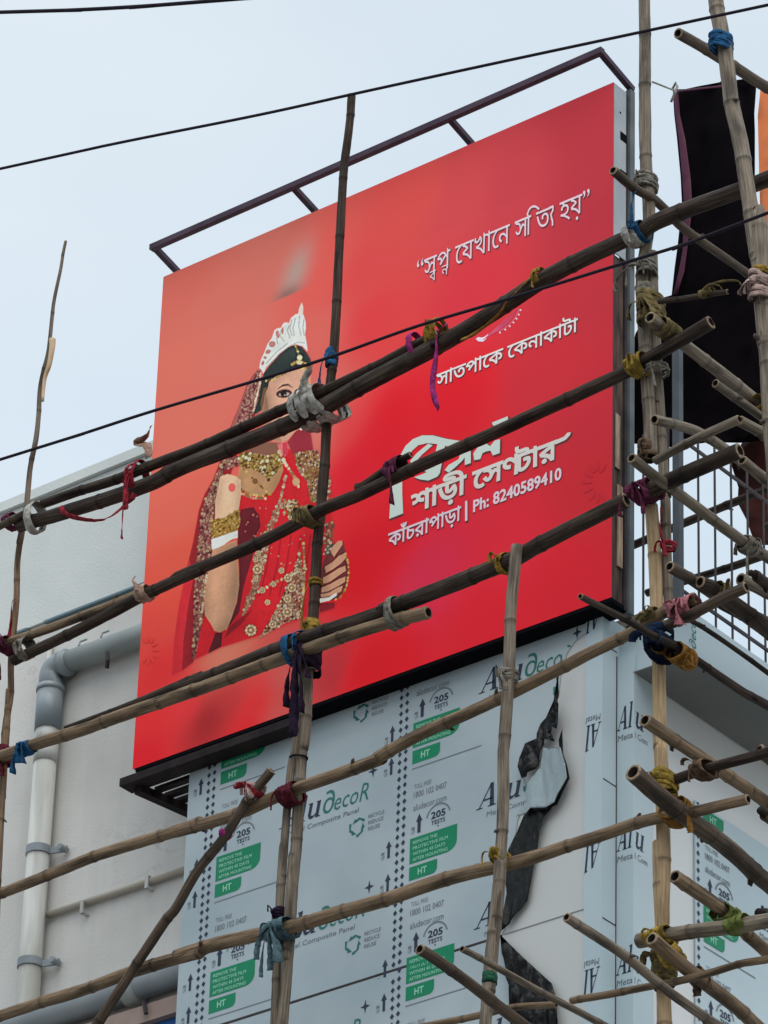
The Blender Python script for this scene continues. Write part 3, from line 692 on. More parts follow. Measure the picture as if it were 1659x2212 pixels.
# translucent veil, left side and lower sweep
pm('M1', [(700, 960), (640, 1020), (585, 1110), (520, 1290), (440, 1480), (380, 1700), (310, 1880), (240, 2000), (195, 2130), (150, 2380), (85, 2650), (30, 2920), (-10, 3200), (-30, 3480), (60, 3440), (150, 3370), (220, 3200), (300, 3000), (340, 2600), (400, 2000), (520, 1650), (640, 1400), (700, 1200)], (160, 32, 40), al=.78)
pm('M1', [(120, 2530), (85, 2650), (30, 2920), (-10, 3200), (-30, 3480), (60, 3440), (70, 3200), (110, 2900), (150, 2700)], (192, 38, 46))
pm('M1', [(690, 970), (720, 1090), (680, 1230), (625, 1370), (560, 1440), (480, 1480), (440, 1500), (520, 1300), (590, 1115), (645, 1025)], (150, 88, 82))
V2 = [(400, 1690), (520, 1690), (520, 1760), (400, 1800), (350, 1950), (330, 2060), (310, 2200), (290, 2330), (300, 2450), (270, 2540), (245, 2760), (225, 2990), (200, 3160), (165, 3340), (145, 3340), (150, 3050), (165, 2700), (180, 2480), (210, 2200), (245, 2050), (320, 1880)]
pm('M1', V2, (140, 78, 72))
dots('M1', V2, ROSE + TAN[:2], 330, 6, 15, 3); dots('M1', V2, [(90, 38, 40)], 60, 4, 9, 4)
dots('M1', [(690, 970), (720, 1090), (680, 1230), (625, 1370), (500, 1460), (540, 1290), (600, 1115)], ROSE, 240, 5, 11, 5)
chain([(700, 1010), (690, 1110), (660, 1230), (640, 1330)], 10, [(215, 190, 165), (200, 170, 150)], 9)
# saree body
pm('M1', [(520, 1640), (640, 1610), (860, 1590), (960, 1640), (1170, 1650), (1230, 1800), (1260, 1950), (1285, 2150), (1290, 2450), (1300, 2900), (1310, 2925), (1040, 3010), (700, 3150), (380, 3250), (165, 3350), (200, 3160), (235, 2990), (300, 3040), (420, 3110), (500, 2900), (525, 2700), (520, 2300), (520, 2050), (535, 1850)], SAREE)
pm('M1', [(540, 2120), (640, 2100), (690, 2170), (700, 2260), (655, 2350), (640, 2480), (600, 2620), (560, 2760), (525, 2960), (440, 3080), (400, 3100), (510, 2880), (527, 2640), (512, 2400), (520, 2200)], (104, 26, 34))
pm('M1', [(330, 3130), (385, 3125), (380, 3240), (270, 3300)], (88, 24, 30)); pm('M1', [(440, 3085), (560, 2990), (640, 2930), (560, 3040), (400, 3180)], (150, 24, 34))
for x in (720, 800, 880, 960, 1040):
    pm('M1', [(x + 60, 2330), (x + 78, 2330), (x + 40, 2600), (x - 20, 2830), (x - 36, 2830), (x + 22, 2600)], (172, 22, 34))
pm('M1', [(1230, 2240), (1300, 2200), (1300, 2380), (1225, 2440)], (150, 62, 50))
dots('M1', [(540, 2120), (800, 2080), (780, 2300), (620, 2420), (530, 2300)], [(205, 120, 105), (190, 90, 80)], 14, 6, 12, 6)
dots('M1', [(700, 2400), (1100, 2320), (1100, 2560), (700, 2700)], [(205, 90, 80), (200, 140, 110)], 22, 5, 10, 16)
# neck, chest, face
pm('M1', [(660, 1560), (870, 1580), (850, 1680), (720, 1700), (590, 1640)], (128, 84, 66))
pm('M1', [(540, 1720), (640, 1660), (870, 1700), (885, 1800), (850, 1900), (800, 1985), (700, 2010), (600, 2000), (535, 1960), (515, 1850)], (176, 130, 90))
pm('M1', [(740, 1080), (800, 1040), (900, 990), (1010, 950), (1085, 950), (1108, 1020), (1108, 1100), (1095, 1250), (1060, 1380), (985, 1480), (925, 1545), (880, 1572), (800, 1560), (745, 1500), (705, 1360), (700, 1250), (715, 1170)], (204, 152, 126))
pm('M1', [(715, 1170), (745, 1150), (765, 1300), (790, 1420), (850, 1520), (880, 1572), (800, 1560), (745, 1500), (705, 1360), (700, 1250)], (182, 128, 104))
pm('M1', [(1000, 1200), (1020, 1120), (1040, 1200), (1050, 1300), (1010, 1320), (970, 1305)], (176, 122, 100))
pm('M1', ell(940, 1430, 75, 20, -18), (165, 40, 55)); pm('M1', ell(940, 1427, 70, 5, -18), (110, 25, 38))
pm('M1', ell(985, 1310, 18, 8), (140, 85, 70))
# hair
pm('M1', [(725, 1010), (770, 950), (860, 850), (930, 795), (985, 775), (1035, 790), (1085, 850), (1112, 900), (1112, 960), (1080, 960), (1000, 955), (900, 990), (830, 1030), (770, 1075), (760, 1130), (725, 1190), (705, 1310), (665, 1340), (640, 1340), (680, 1230), (705, 1100)], (42, 50, 47))
pm('M1', [(725, 1130), (760, 1120), (735, 1180), (722, 1260), (705, 1330), (700, 1250)], (120, 84, 50))
# crown
pm('M1', [(690, 965), (700, 905), (730, 840), (755, 775), (795, 715), (815, 655), (840, 640), (865, 640), (885, 602), (910, 592), (932, 600), (950, 555), (985, 528), (1010, 520), (1050, 528), (1068, 590), (1070, 640), (1062, 690), (1072, 740), (1085, 830), (1045, 785), (985, 770), (930, 790), (860, 845), (790, 910), (745, 960), (725, 1010), (712, 985)], (208, 206, 198))
pm('M1', [(1008, 525), (1015, 480), (1038, 428), (1048, 470), (1046, 530)], (238, 196, 184))
for x, y, rx, ry, rt_ in ((840, 690, 16, 34, -10), (795, 770, 28, 26, -30), (762, 832, 24, 17, -30), (737, 880, 14, 12, 0), (718, 925, 12, 20, 20), (880, 660, 9, 30, 5)): pm('M1', ell(x, y, rx, ry, rt_, 10), (178, 122, 112))
for s_ in ([(985, 560), (965, 640), (975, 700)], [(1020, 540), (1012, 620), (1030, 700)], [(935, 610), (920, 660), (940, 720)], [(870, 650), (860, 700), (890, 745)], [(830, 720), (840, 770)], [(760, 950), (850, 850), (930, 790), (1000, 755), (1060, 760)], [(745, 930), (830, 835), (920, 765)], [(1055, 560), (1045, 640), (1058, 700)], [(955, 570), (940, 640), (955, 700)]): line(s_, 6, (146, 144, 140))
# forehead chain, eyes, brows
chain([(985, 785), (1005, 830), (1018, 865)], 9, GOLD[:3], 11); chain([(1018, 900), (960, 935), (930, 945)], 14, GOLD, 12); chain([(1018, 900), (1070, 935), (1100, 985)], 14, GOLD, 13); chain([(745, 1070), (800, 1065), (850, 1030), (900, 1005), (950, 985), (1020, 965), (1090, 975)], 13, GOLD, 14)
pm('M1', ell(1020, 880, 22, 22), (226, 206, 160)); pm('M1', ell(1018, 920, 26, 16), (214, 196, 150))
pm('M1', [(832, 1142), (880, 1100), (925, 1092), (972, 1132), (925, 1108), (882, 1116)], (60, 42, 36)); pm('M1', [(1008, 1130), (1050, 1102), (1092, 1100), (1060, 1114)], (60, 42, 36))
pm('M1', ell(892, 1174, 66, 36, -6), (92, 58, 52)); pm('M1', ell(892, 1180, 44, 16, -6), (172, 150, 140)); pm('M1', ell(888, 1176, 27, 23), (40, 28, 28)); pm('M1', [(832, 1182), (890, 1146), (950, 1156), (890, 1160)], (36, 26, 26)); pm('M1', ell(898, 1186, 5, 6), (180, 165, 158))
pm('M1', ell(1048, 1150, 50, 38, -10), (88, 54, 50)); pm('M1', ell(1050, 1156, 36, 18, -8), (205, 186, 176)); pm('M1', ell(1050, 1155, 17, 18), (42, 28, 28)); pm('M1', [(1004, 1160), (1045, 1126), (1090, 1132), (1045, 1140)], (36, 26, 26))
# veil on her right, earring, ribbon
pm('M1', [(1085, 1430), (1112, 1500), (1135, 1645), (1050, 1665), (960, 1668), (918, 1570), (985, 1485)], (146, 40, 52)); pm('M1', [(835, 1590), (880, 1575), (912, 1560), (925, 1650), (900, 1690), (860, 1660)], (206, 104, 100)); pm('M1', [(918, 1570), (925, 1670), (885, 1680), (880, 1580)], (190, 58, 72))
for x, y in ((1030, 1440), (1012, 1450), (1045, 1432), (1032, 1462)): pm('M1', ell(x, y, 11, 13), (226, 214, 200))
# necklaces
NK = [(560, 1640), (640, 1668), (740, 1690), (850, 1650), (882, 1745), (800, 1850), (765, 1885), (720, 1830), (640, 1790), (530, 1770), (515, 1710)]
pm('M1', NK, (158, 122, 62)); dots('M1', NK, GOLD, 170, 6, 13, 21); dots('M1', NK, [(226, 212, 168)], 14, 10, 18, 22); dots('M1', NK, [(96, 62, 34)], 30, 5, 10, 23)
chain([(850, 1650), (900, 1740), (960, 1830), (1000, 1900), (1015, 1960)], 17, TAN, 24); pm('M1', ell(990, 1895, 30, 34), (190, 150, 110))
chain([(560, 1790), (620, 1850), (690, 1920), (760, 1985)], 11, GOLD, 25); pm('M1', ell(655, 1890, 24, 24), (120, 82, 48))
chain([(540, 1960), (620, 2000), (720, 2010), (800, 1985)], 14, GOLD, 26); chain([(540, 1990), (640, 2030), (760, 2030)], 13, TAN, 27)
SHO = [(975, 1660), (1170, 1635), (1200, 1800), (1190, 2060), (1110, 2060), (1085, 1900), (1010, 1800)]
pm('M1', SHO, (152, 84, 62)); dots('M1', SHO, TAN + GOLD[:2], 200, 6, 16, 31); dots('M1', SHO, [(110, 40, 40)], 30, 5, 11, 32)
dots('M1', [(1235, 1840), (1265, 1850), (1275, 2050), (1240, 2050)], TAN, 14, 8, 16, 33)
chain([(905, 1850), (880, 1960), (850, 2080), (820, 2180)], 15, ROSE[:2] + TAN, 34)
# arm with armlet and bangle
pm('M1', [(372, 1850), (430, 1832), (500, 1850), (540, 1880), (540, 2000), (522, 2120), (400, 2190), (328, 2200), (330, 2050)], (212, 172, 138)); pm('M1', ell(466, 1942, 29, 36), (214, 92, 82))
AR = [(292, 2210), (400, 2190), (524, 2120), (536, 2230), (510, 2292), (420, 2330), (300, 2362)]
pm('M1', AR, (166, 124, 48)); dots('M1', AR, GOLD, 110, 6, 12, 41); pm('M1', [(297, 2366), (512, 2292), (514, 2352), (470, 2362), (432, 2385), (400, 2412), (350, 2440), (302, 2450)], (208, 208, 198))
pm('M1', [(308, 2452), (400, 2412), (500, 2370), (520, 2600), (526, 2740), (505, 2880), (462, 3010), (430, 3090), (370, 3126), (322, 3112), (290, 3050), (245, 2985), (235, 2850), (256, 2700), (290, 2550)], SKIN)
chain([(270, 2600), (245, 2760), (225, 2940), (205, 3050)], 12, TAN, 45)
# gold embroidered borders and brooches
S1 = [(835, 2080), (870, 2060), (850, 2160), (800, 2280), (760, 2400), (745, 2520), (710, 2640), (690, 2740), (640, 2850), (600, 2940), (545, 2990), (580, 2880), (630, 2740), (650, 2600), (650, 2500), (690, 2420), (760, 2260)]
pm('M1', S1, (168, 86, 70)); dots('M1', S1, TAN + ROSE[:2], 210, 7, 18, 51)
for x, y, r_ in ((675, 2610, 42), (680, 2480, 26), (660, 2530, 24), (660, 2690, 24)): brooch(x, y, r_)
S2 = [(1015, 2480), (1040, 2560), (1045, 2760), (1040, 3000), (900, 3050), (780, 3110), (700, 3160), (760, 3060), (840, 2920), (900, 2780), (960, 2640)]
pm('M1', S2, (172, 74, 62)); dots('M1', S2, TAN, 240, 7, 19, 52); dots('M1', S2, [(110, 50, 42)], 40, 5, 11, 53)
for x, y, r_ in ((955, 2760, 40), (920, 2960, 44), (920, 2850, 36), (800, 3060, 34), (1000, 2620, 26)): brooch(x, y, r_)
chain([(620, 2820), (720, 2775), (810, 2720), (900, 2680), (1030, 2620), (1110, 2590)], 13, TAN, 54, 2.2)
for x, y, r_ in ((715, 2780, 27), (805, 2730, 25), (925, 2680, 36), (870, 2620, 26), (620, 3108, 50), (757, 2880, 24), (955, 2095, 50), (955, 2180, 34), (880, 2090, 24)): brooch(x, y, r_)
dots('M1', [(880, 2040), (1010, 2040), (1020, 2160), (890, 2170)], GOLD + TAN, 26, 6, 15, 55)
chain([(1050, 2400), (1060, 2600), (1050, 2800), (1030, 2990)], 12, TAN + GOLD, 56)
# the hand with bangles at the right edge
pm('M1', [(1215, 2540), (1290, 2400), (1372, 2370), (1400, 2480), (1420, 2620), (1395, 2780), (1330, 2850), (1180, 2880), (1180, 2700)], (112, 48, 46))
pm('M1', [(1225, 2430), (1262, 2395), (1290, 2420), (1262, 2480), (1225, 2500)], (96, 92, 78)); dots('M1', [(1215, 2250), (1300, 2220), (1300, 2480), (1215, 2500)], TAN + [(90, 80, 66)], 30, 7, 14, 61)
for P_ in ([(1275, 2470), (1290, 2420), (1335, 2380), (1366, 2376), (1370, 2410), (1340, 2450), (1300, 2510)], [(1225, 2590), (1290, 2550), (1340, 2500), (1390, 2478), (1402, 2512), (1360, 2560), (1290, 2610), (1235, 2640)], [(1210, 2680), (1280, 2640), (1340, 2600), (1392, 2580), (1398, 2622), (1340, 2660), (1270, 2710), (1212, 2730)], [(1200, 2760), (1270, 2730), (1340, 2690), (1392, 2670), (1392, 2710), (1330, 2750), (1250, 2790), (1200, 2800)], [(1190, 2815), (1260, 2800), (1320, 2765), (1372, 2745), (1360, 2790), (1300, 2820), (1200, 2842)]): pm('M1', P_, (198, 144, 112))
pm('M1', [(1180, 2850), (1260, 2838), (1320, 2800), (1325, 2822), (1262, 2866), (1182, 2884)], (222, 214, 200)); chain([(1395, 2480), (1415, 2560), (1420, 2640), (1400, 2760), (1350, 2840), (1300, 2860)], 9, GOLD, 62)
pm('M1', [(1185, 2890), (1310, 2880), (1300, 2930), (1185, 2965)], (128, 26, 36))
LAYER[0] = 5
# small fan emblem above the second line
pm('T7', [(752, 92), (768, 108), (800, 112), (822, 92), (836, 58), (812, 78), (790, 84), (770, 80)], (236, 208, 216), 'fan_emblem')
OA = [(905, 45), (940, 25), (970, 3), (995, -22), (1015, -47), (1031, -74), (1042, -104)]
for k, (a, c) in enumerate(OA):
    for s_ in stroke([(800 + 8*k, 100 - 7*k), (a - 12, c - 6)], 4): pm('T7', s_, (205, 84, 112), 'fan_emblem')
    pm('T7', ell(a + 8, c + 6, 6.5, 6.5, 0, 7), (236, 200, 212), 'fan_emblem')
for s_ in stroke(OA, 5): pm('T7', s_, (212, 112, 136), 'fan_emblem')
# faint ornament rosettes of the print
for cx_, cy_, kk in ((1560, 1040, 'T7'), (1215, 1430, 'L2')):
    for i in range(12):
        t = 6.283*i/12; s_ = 70 if kk == 'T7' else 60
        if kk == 'T7' and math.cos(t) > .6 or kk == 'L2' and math.cos(t) < -.6: continue
        pm(kk, ell(cx_ + s_*math.cos(t), cy_ + s_*1.5*math.sin(t), s_*.5, s_*.2, math.degrees(t), 10), (190, 40, 50) if kk == 'T7' else (214, 60, 55), 'ornament')
# --- lettering
def stack(body_parts, off):
    """lay out a line; items are strings, or ('sub', text, dx, dz, scale) hung on the letter before, ('stroke', pts, width, advance), ('gap', dx)"""
    tr = []; x = 0; lv = 0
    for it in body_parts:
        if isinstance(it, str):
            for ch in it:
                lv = (lv + 1) % 3; tr += [([(a + x, c) for a, c in p], lv) for p in glyph(ch, off, 3)]; x += advance(ch)
        elif it[0] == 'sub':
            _, s_, dx, dz, scl = it; tr += [([(a*scl + x + dx, c*scl + dz) for a, c in p], 3) for p in glyph(s_, off*1.5, 3)]
        elif it[0] == 'stroke': tr += [([(a + x, c) for a, c in p], i_ % 3) for i_, p in enumerate(stroke(it[1], it[2] + 2*off))]; x += it[3]
        elif it[0] == 'gap': x += it[1]
    return tr
letters = []
def new_line(col): letters.append((col, MB(), MB())); return letters[-1]
def put_line(parts, x0, x1, zt, zscale, col, off=0, outline=.014):
    _, mo, mf = new_line(col); b0, b1, _, _ = bounds([p for p, _l in stack(parts, 0)]); s_ = (x1 - x0)/(b1 - b0)
    for mb, o_, y_, sh_ in ((mo, off + outline, -.0012, .0045), (mf, off, -.0022, 0)):
        for p, lv in stack(parts, o_): mb.add([(x0 + (a - b0)*s_ + sh_, y_ - lv*.00015, zt + (c - .63)*zscale - sh_) for a, c in p], [tuple(range(len(p)))])
YA = ('stroke', [(-.02, .6), (.16, .6), (.16, .47), (.06, .36), (.10, .22), (.15, .12), (.15, -.02)], .075, .24)
put_line(['\u201c', 'স', ('sub', 'ব', -.36, -.22, .55), 'প', ('sub', 'ন', -.42, -.2, .55), ' ', 'ে', 'য', 'খ', 'া', 'ে', 'ন', ' ', 'স', ('gap', -.10), 'ি', 'ত', YA, ' ', 'হ', 'য়', '\u201d'], -1.262, -.148, 2.432, .186, 'pink', .0)
put_line(['সাতপাোক'.replace('ো', 'ে'), ' ', 'েকনাকাটা'], -1.11, -.217, 1.682, .122, 'pale', .012)
put_line(['শ', 'া', 'ড়', 'ী', ' ', 'ে', 'স', 'ণ', ('gap', -.16), 'ট', 'া', 'র'], -1.25, -.34, 1.008, .165, 'grey', .03)
put_line(['কাঁচরাপাড়া'], -1.395, -.933, .835, .125, 'pink', .016)
def extra(polys_px, k, col):
    _, mo, mf = new_line(col)
    for n_, poly in enumerate(polys_px):
        pts = [at(k, a, c, 'y', 0) for a, c in poly]; cen = sum(pts, Vector())/len(pts)
        mf.poly([Vector((p.x, -.0029 - .00012*n_, p.z)) for p in pts])
        mo.poly([Vector((p.x + .004, -.0009 - .0001*n_, p.z - .005)) for p in [p + (p - cen).normalized()*.007 for p in pts]])
def put_latin(s_, k, a, b_, c, d, col, off):
    p0 = at(k, a, b_, 'y', 0); p1 = at(k, c, d, 'y', 0); _, mo, mf = new_line(col)
    for mb, y_, g_, o_ in ((mo, -.0012, .003, off + .018), (mf, -.0022, 0, off)):
        for p in fit(text_tris(s_, o_, 3), p0.x - g_ + g_*.6, (p0.z + p1.z)/2 - g_ - g_*.8, p1.x - p0.x + 2*g_, .074 + 2*g_): mb.add([(x, y_, z) for x, z in p], [tuple(range(len(p)))])
put_latin('Ph: 8240589410', 'T7', 735, 1245, 1322, 1030, 'pink', .03)
extra([[(683, 1172), (699, 1166), (699, 1298), (683, 1304)]], 'T7', 'pink')
extra([[(1272, 772), (1340, 742), (1362, 716), (1386, 714), (1378, 735), (1350, 765), (1282, 795)]], 'T7', 'grey')
# big shop name, hand-drawn letters
extra([[(180, 1288), (188, 1160), (198, 1064), (224, 950), (250, 872), (288, 804), (338, 758), (400, 734), (470, 734), (560, 757), (655, 772), (690, 768), (680, 806), (560, 806), (500, 792), (430, 786), (372, 800), (332, 836), (302, 880), (282, 930), (266, 1010), (266, 1120), (272, 1252)],
       [(500, 790), (552, 790), (540, 860), (516, 985), (500, 1008), (440, 1034), (385, 1027), (345, 1012), (400, 992), (455, 965), (490, 930), (482, 870)],
       [(365, 850), (438, 790), (470, 800), (400, 860), (350, 915), (470, 940), (490, 965), (440, 985), (330, 925), (318, 905)],
       [(548, 965), (575, 930), (640, 893), (655, 850), (690, 830), (690, 870), (662, 905), (620, 945), (575, 982)], [(680, 800), (722, 790), (722, 918), (682, 932)], [(640, 800), (920, 690), (924, 726), (640, 838)],
       [(745, 900), (738, 856), (770, 810), (820, 786), (850, 806), (880, 770), (916, 760), (914, 852), (868, 868), (852, 836), (822, 842), (800, 852), (785, 892)],
       [(862, 650), (966, 608), (972, 636), (940, 650), (888, 672), (868, 668)]], 'T7', 'mint')
LM = {'pink': mat('letter_pink', ink(232, 190, 198), .5), 'pale': mat('letter_pale', ink(224, 208, 205), .5), 'grey': mat('letter_grey', ink(205, 198, 190), .5), 'mint': mat('letter_mint', ink(190, 202, 192), .5), 'outline': mat('letter_outline', ink(96, 40, 44), .5)}
SHADE = [  # the printed photograph's own modelling: (M1 x, y, half-widths, turn, strength)
    (930, 1220, 90, 150, 0, .13), (760, 1300, 50, 190, 12, -.22), (880, 1010, 150, 50, -14, -.16), (1095, 1200, 30, 170, 0, -.25), (900, 1330, 60, 60, 0, .10), (860, 1550, 90, 40, -10, -.18), (990, 1240, 22, 90, 0, .12), (890, 1150, 80, 30, 0, -.14),
    (700, 1800, 120, 60, 0, -.12), (840, 1900, 60, 80, 0, -.18), (600, 1900, 60, 80, 0, .1), (350, 2000, 40, 140, 5, -.2), (440, 2020, 40, 160, 0, .08), (525, 2000, 30, 160, 0, -.22),
    (330, 2750, 60, 300, 5, .16), (500, 2720, 55, 280, 4, -.36), (250, 2900, 35, 160, 0, -.2), (380, 3100, 110, 50, 0, -.22), (390, 2560, 70, 120, 0, .1), (420, 2440, 90, 30, -10, -.3),
    (1020, 590, 50, 90, 0, .08), (830, 800, 90, 60, -40, -.1), (900, 850, 120, 60, -35, .25), (1000, 830, 60, 30, 0, .3), (740, 1250, 30, 100, 0, -.3),
    (640, 2300, 80, 160, 10, -.25), (900, 2450, 90, 260, 8, .12), (1080, 2500, 60, 300, 0, -.22), (750, 2900, 120, 90, -20, .14), (520, 3050, 120, 60, -25, -.2), (1200, 2300, 60, 400, 0, -.2), (300, 3250, 180, 60, -10, -.15), (80, 3050, 40, 300, 8, .15), (1300, 2600, 40, 180, 0, .08), (1220, 2700, 40, 180, 0, -.3)]
G0 = (min(p[0] for q, _c, _a in PIC for p in q) - .02, max(p[0] for q, _c, _a in PIC for p in q) + .02); G1 = (min(p[1] for q, _c, _a in PIC for p in q) - .02, max(p[1] for q, _c, _a in PIC for p in q) + .02)
ST = .0021; nu = int((G0[1] - G0[0])/ST) + 1; nv = int((G1[1] - G1[0])/ST) + 1
U, V_ = np.meshgrid(G0[0] + ST*np.arange(nu), G1[0] + ST*np.arange(nv))
img = np.zeros((nv, nu, 3)); cov = np.zeros((nv, nu))
for q, c, al in PIC:
    q = np.array(q); a0 = max(0, int((q[:, 0].min() - G0[0])/ST)); a1 = min(nu, int((q[:, 0].max() - G0[0])/ST) + 2); c0 = max(0, int((q[:, 1].min() - G1[0])/ST)); c1 = min(nv, int((q[:, 1].max() - G1[0])/ST) + 2)
    u_ = U[c0:c1, a0:a1]; v_ = V_[c0:c1, a0:a1]; ins = np.zeros(u_.shape, bool); x0, z0 = q[-1]
    for x1, z1 in q:
        if z1 != z0: ins ^= ((z1 > v_) != (z0 > v_)) & (u_ < (x0 - x1)*(v_ - z1)/(z0 - z1) + x1)
        x0, z0 = x1, z1
    col_ = np.array([lin(v) for v in c]); blk = img[c0:c1, a0:a1]; cb = cov[c0:c1, a0:a1]
    nc = np.where(ins, cb + (1 - cb)*al, cb); blk[ins] = blk[ins]*(1 - al) + col_*al*1.0 if al == 1 else blk[ins]*(1 - al) + col_*al
    cov[c0:c1, a0:a1] = np.where(ins & (cb == 0) & (al < 1), 1, nc)
rngn = np.random.default_rng(5)
def soft(a, k):
    for ax_ in (0, 1):
        acc = a*2
        for d in range(1, k + 1): acc = acc + np.roll(a, d, ax_) + np.roll(a, -d, ax_)
        a = acc/(2 + 2*k)
    return a
gain = np.ones((nv, nu))
for x, y, rx, ry, tn_, st_ in SHADE:
    p = at('M1', x, y, 'y', 0); kx = .00077; kz = .00072
    du = (U - p.x)/(rx*kx); dv = (V_ - p.z)/(ry*kz); ca_, sa_ = math.cos(R(tn_)), math.sin(R(tn_))
    gain *= 1 + st_*np.exp(-.7*((du*ca_ + dv*sa_)**2 + (dv*ca_ - du*sa_)**2))
nz_ = sum(soft(rngn.normal(0, 1, (nv, nu)), k)*k*w_ for k, w_ in ((2, .035), (6, .04), (16, .05)))
gain *= 1 + np.clip(nz_, -.14, .14)
img = np.stack([soft(img[..., i]*1.0, 1) for i in range(3)], -1); cov = soft(cov, 1)
img = img/np.maximum(cov, 1e-4)[..., None]*gain[..., None]
img = np.clip(img + .55*(img - np.stack([soft(img[..., i], 5) for i in range(3)], -1)), .002, 1)
u2_, v2_ = U[::2, ::2], V_[::2, ::2]; im2 = img[::2, ::2]; cv2 = np.clip(cov[::2, ::2], 0, 1); nv2, nu2 = u2_.shape
sw_ = np.zeros(u2_.shape); bgc = np.zeros(u2_.shape + (3,))
for a, e, *rgb in SP:
    wt = 1/(((u2_ - a)**2 + (v2_ - e)**2) + .012)**1.9; sw_ += wt; bgc += wt[..., None]*np.array(rgb)
bgc /= sw_[..., None]
fin = np.clip((im2*cv2[..., None] + bgc*(1 - cv2[..., None]))/KI, .004, .88)
pmb = MB(); idx = -np.ones((nv2, nu2), int)
keep = cv2 > .02; kq = keep[:-1, :-1] | keep[1:, :-1] | keep[:-1, 1:] | keep[1:, 1:]; use = np.zeros(keep.shape, bool)
use[:-1, :-1] |= kq; use[1:, :-1] |= kq; use[:-1, 1:] |= kq; use[1:, 1:] |= kq
idx[use] = np.arange(use.sum()); vv = np.stack([u2_[use], np.full(use.sum(), -.0008), v2_[use]], -1)
jj, ii = np.nonzero(kq); ff = np.stack([idx[jj, ii], idx[jj, ii + 1], idx[jj + 1, ii + 1], idx[jj + 1, ii]], -1)
me = bpy.data.meshes.new('bride_picture'); me.from_pydata(vv.tolist(), [], ff.tolist()); me.materials.append(M_print); me.update()
bo = bpy.data.objects.new('bride_picture', me); COL.objects.link(bo); bo.parent = bb
ca2 = me.color_attributes.new('ink', 'FLOAT_COLOR', 'POINT'); ca2.data.foreach_set('color', np.concatenate([fin[use], np.ones((use.sum(), 1))], -1).astype(np.float32).ravel())
for (part, (mb, ml)) in pic.items():
    o = facing(mb.build(part, [inkmat(c) for c in ml], bb), (0, -1, 0))
for col_, mo, mf in letters:
    lo_ = facing(mf.build('lettering', LM[col_], bb), (0, -1, 0)); facing(mo.build('letter_outline', LM['outline'], lo_), (0, -1, 0))
# frame: back posts, side return, black underside, lamp rail on top, support bracket
BT = .167
b = MB(); b.box((-W + .004, .004, .002), (-.004, .02, H - .003)); b.build('backing_sheet', M_steelp, bb)
b = MB(); b.box((-.006, .0015, 2.0), (.001, .105, H - .004)); b.build('side_return', M_return, bb)
b = MB()
for zc, w_ in ((2.72, .05), (2.46, .075)): b.box((.0012, .055, zc), (.003, .055 + .055, zc + w_))
b.box((.0012, .05, 2.88), (.003, .06, 2.89)); b.build('return_slot', M_black, bb)
b = MB(); b.box((-.05, .022, .01), (-.012, .10, 1.998)); b.build('side_batten', M_wood, bb)
b = MB(); b.box((-.008, .03, .75), (-.002, .07, 1.06)); b.box((-.008, .05, .2), (-.001, .09, .66)); b.build('torn_ply', noisy('torn_ply', (.16, .10, .065), (.42, .31, .22), 7, .8, stretch=(5, 5, .7)), bb)
b = MB()
for x_ in (-.012, -W + .04, -W/2): b.box((x_ - .03, .108, -.02), (x_ + .01, .122, H - .01)); 
b.build('back_post', M_steel, bb)
b = MB(); b.box((-.018, .128, -.03), (.012, BT, 3.075)); b.build('back_post', noisy('post_dull', (.07, .085, .09), (.12, .135, .14), 5, .6), bb)
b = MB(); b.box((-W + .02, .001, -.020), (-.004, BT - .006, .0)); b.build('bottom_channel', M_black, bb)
b = MB()
ry, rz = -.123, 3.165
b.bar((-W + .01, ry, rz), (.018, ry, rz), .034, .034)
b.build('lamp_rail', M_steelp, bb)
for x_, z0 in ((-W + .03, 3.05), (-2.04, 3.05), (-.98, 3.05), (.0, 3.06)):
    b = MB(); b.bar((x_, ry + .018, rz - .003), (x_, BT - .005, rz - .075), .03, .03); b.build('rail_stub', M_steelp, bb)
sk = MB()
sk.bar((-3.135, .05, -.050), (-2.0, .05, -.050), .10, .045)
for y_ in (.175, .255, .335): sk.bar((-3.03, y_, -.052), (-2.0, y_, -.052), .042, .02)
sk.bar((-3.06, .06, -.085), (-3.0, WY + .02, -.085), .05, .045)
sk.build('support_bracket', noisy('bracket_dark', (.012, .008, .009), (.028, .02, .02), 9, .7, spec=.15), bb)

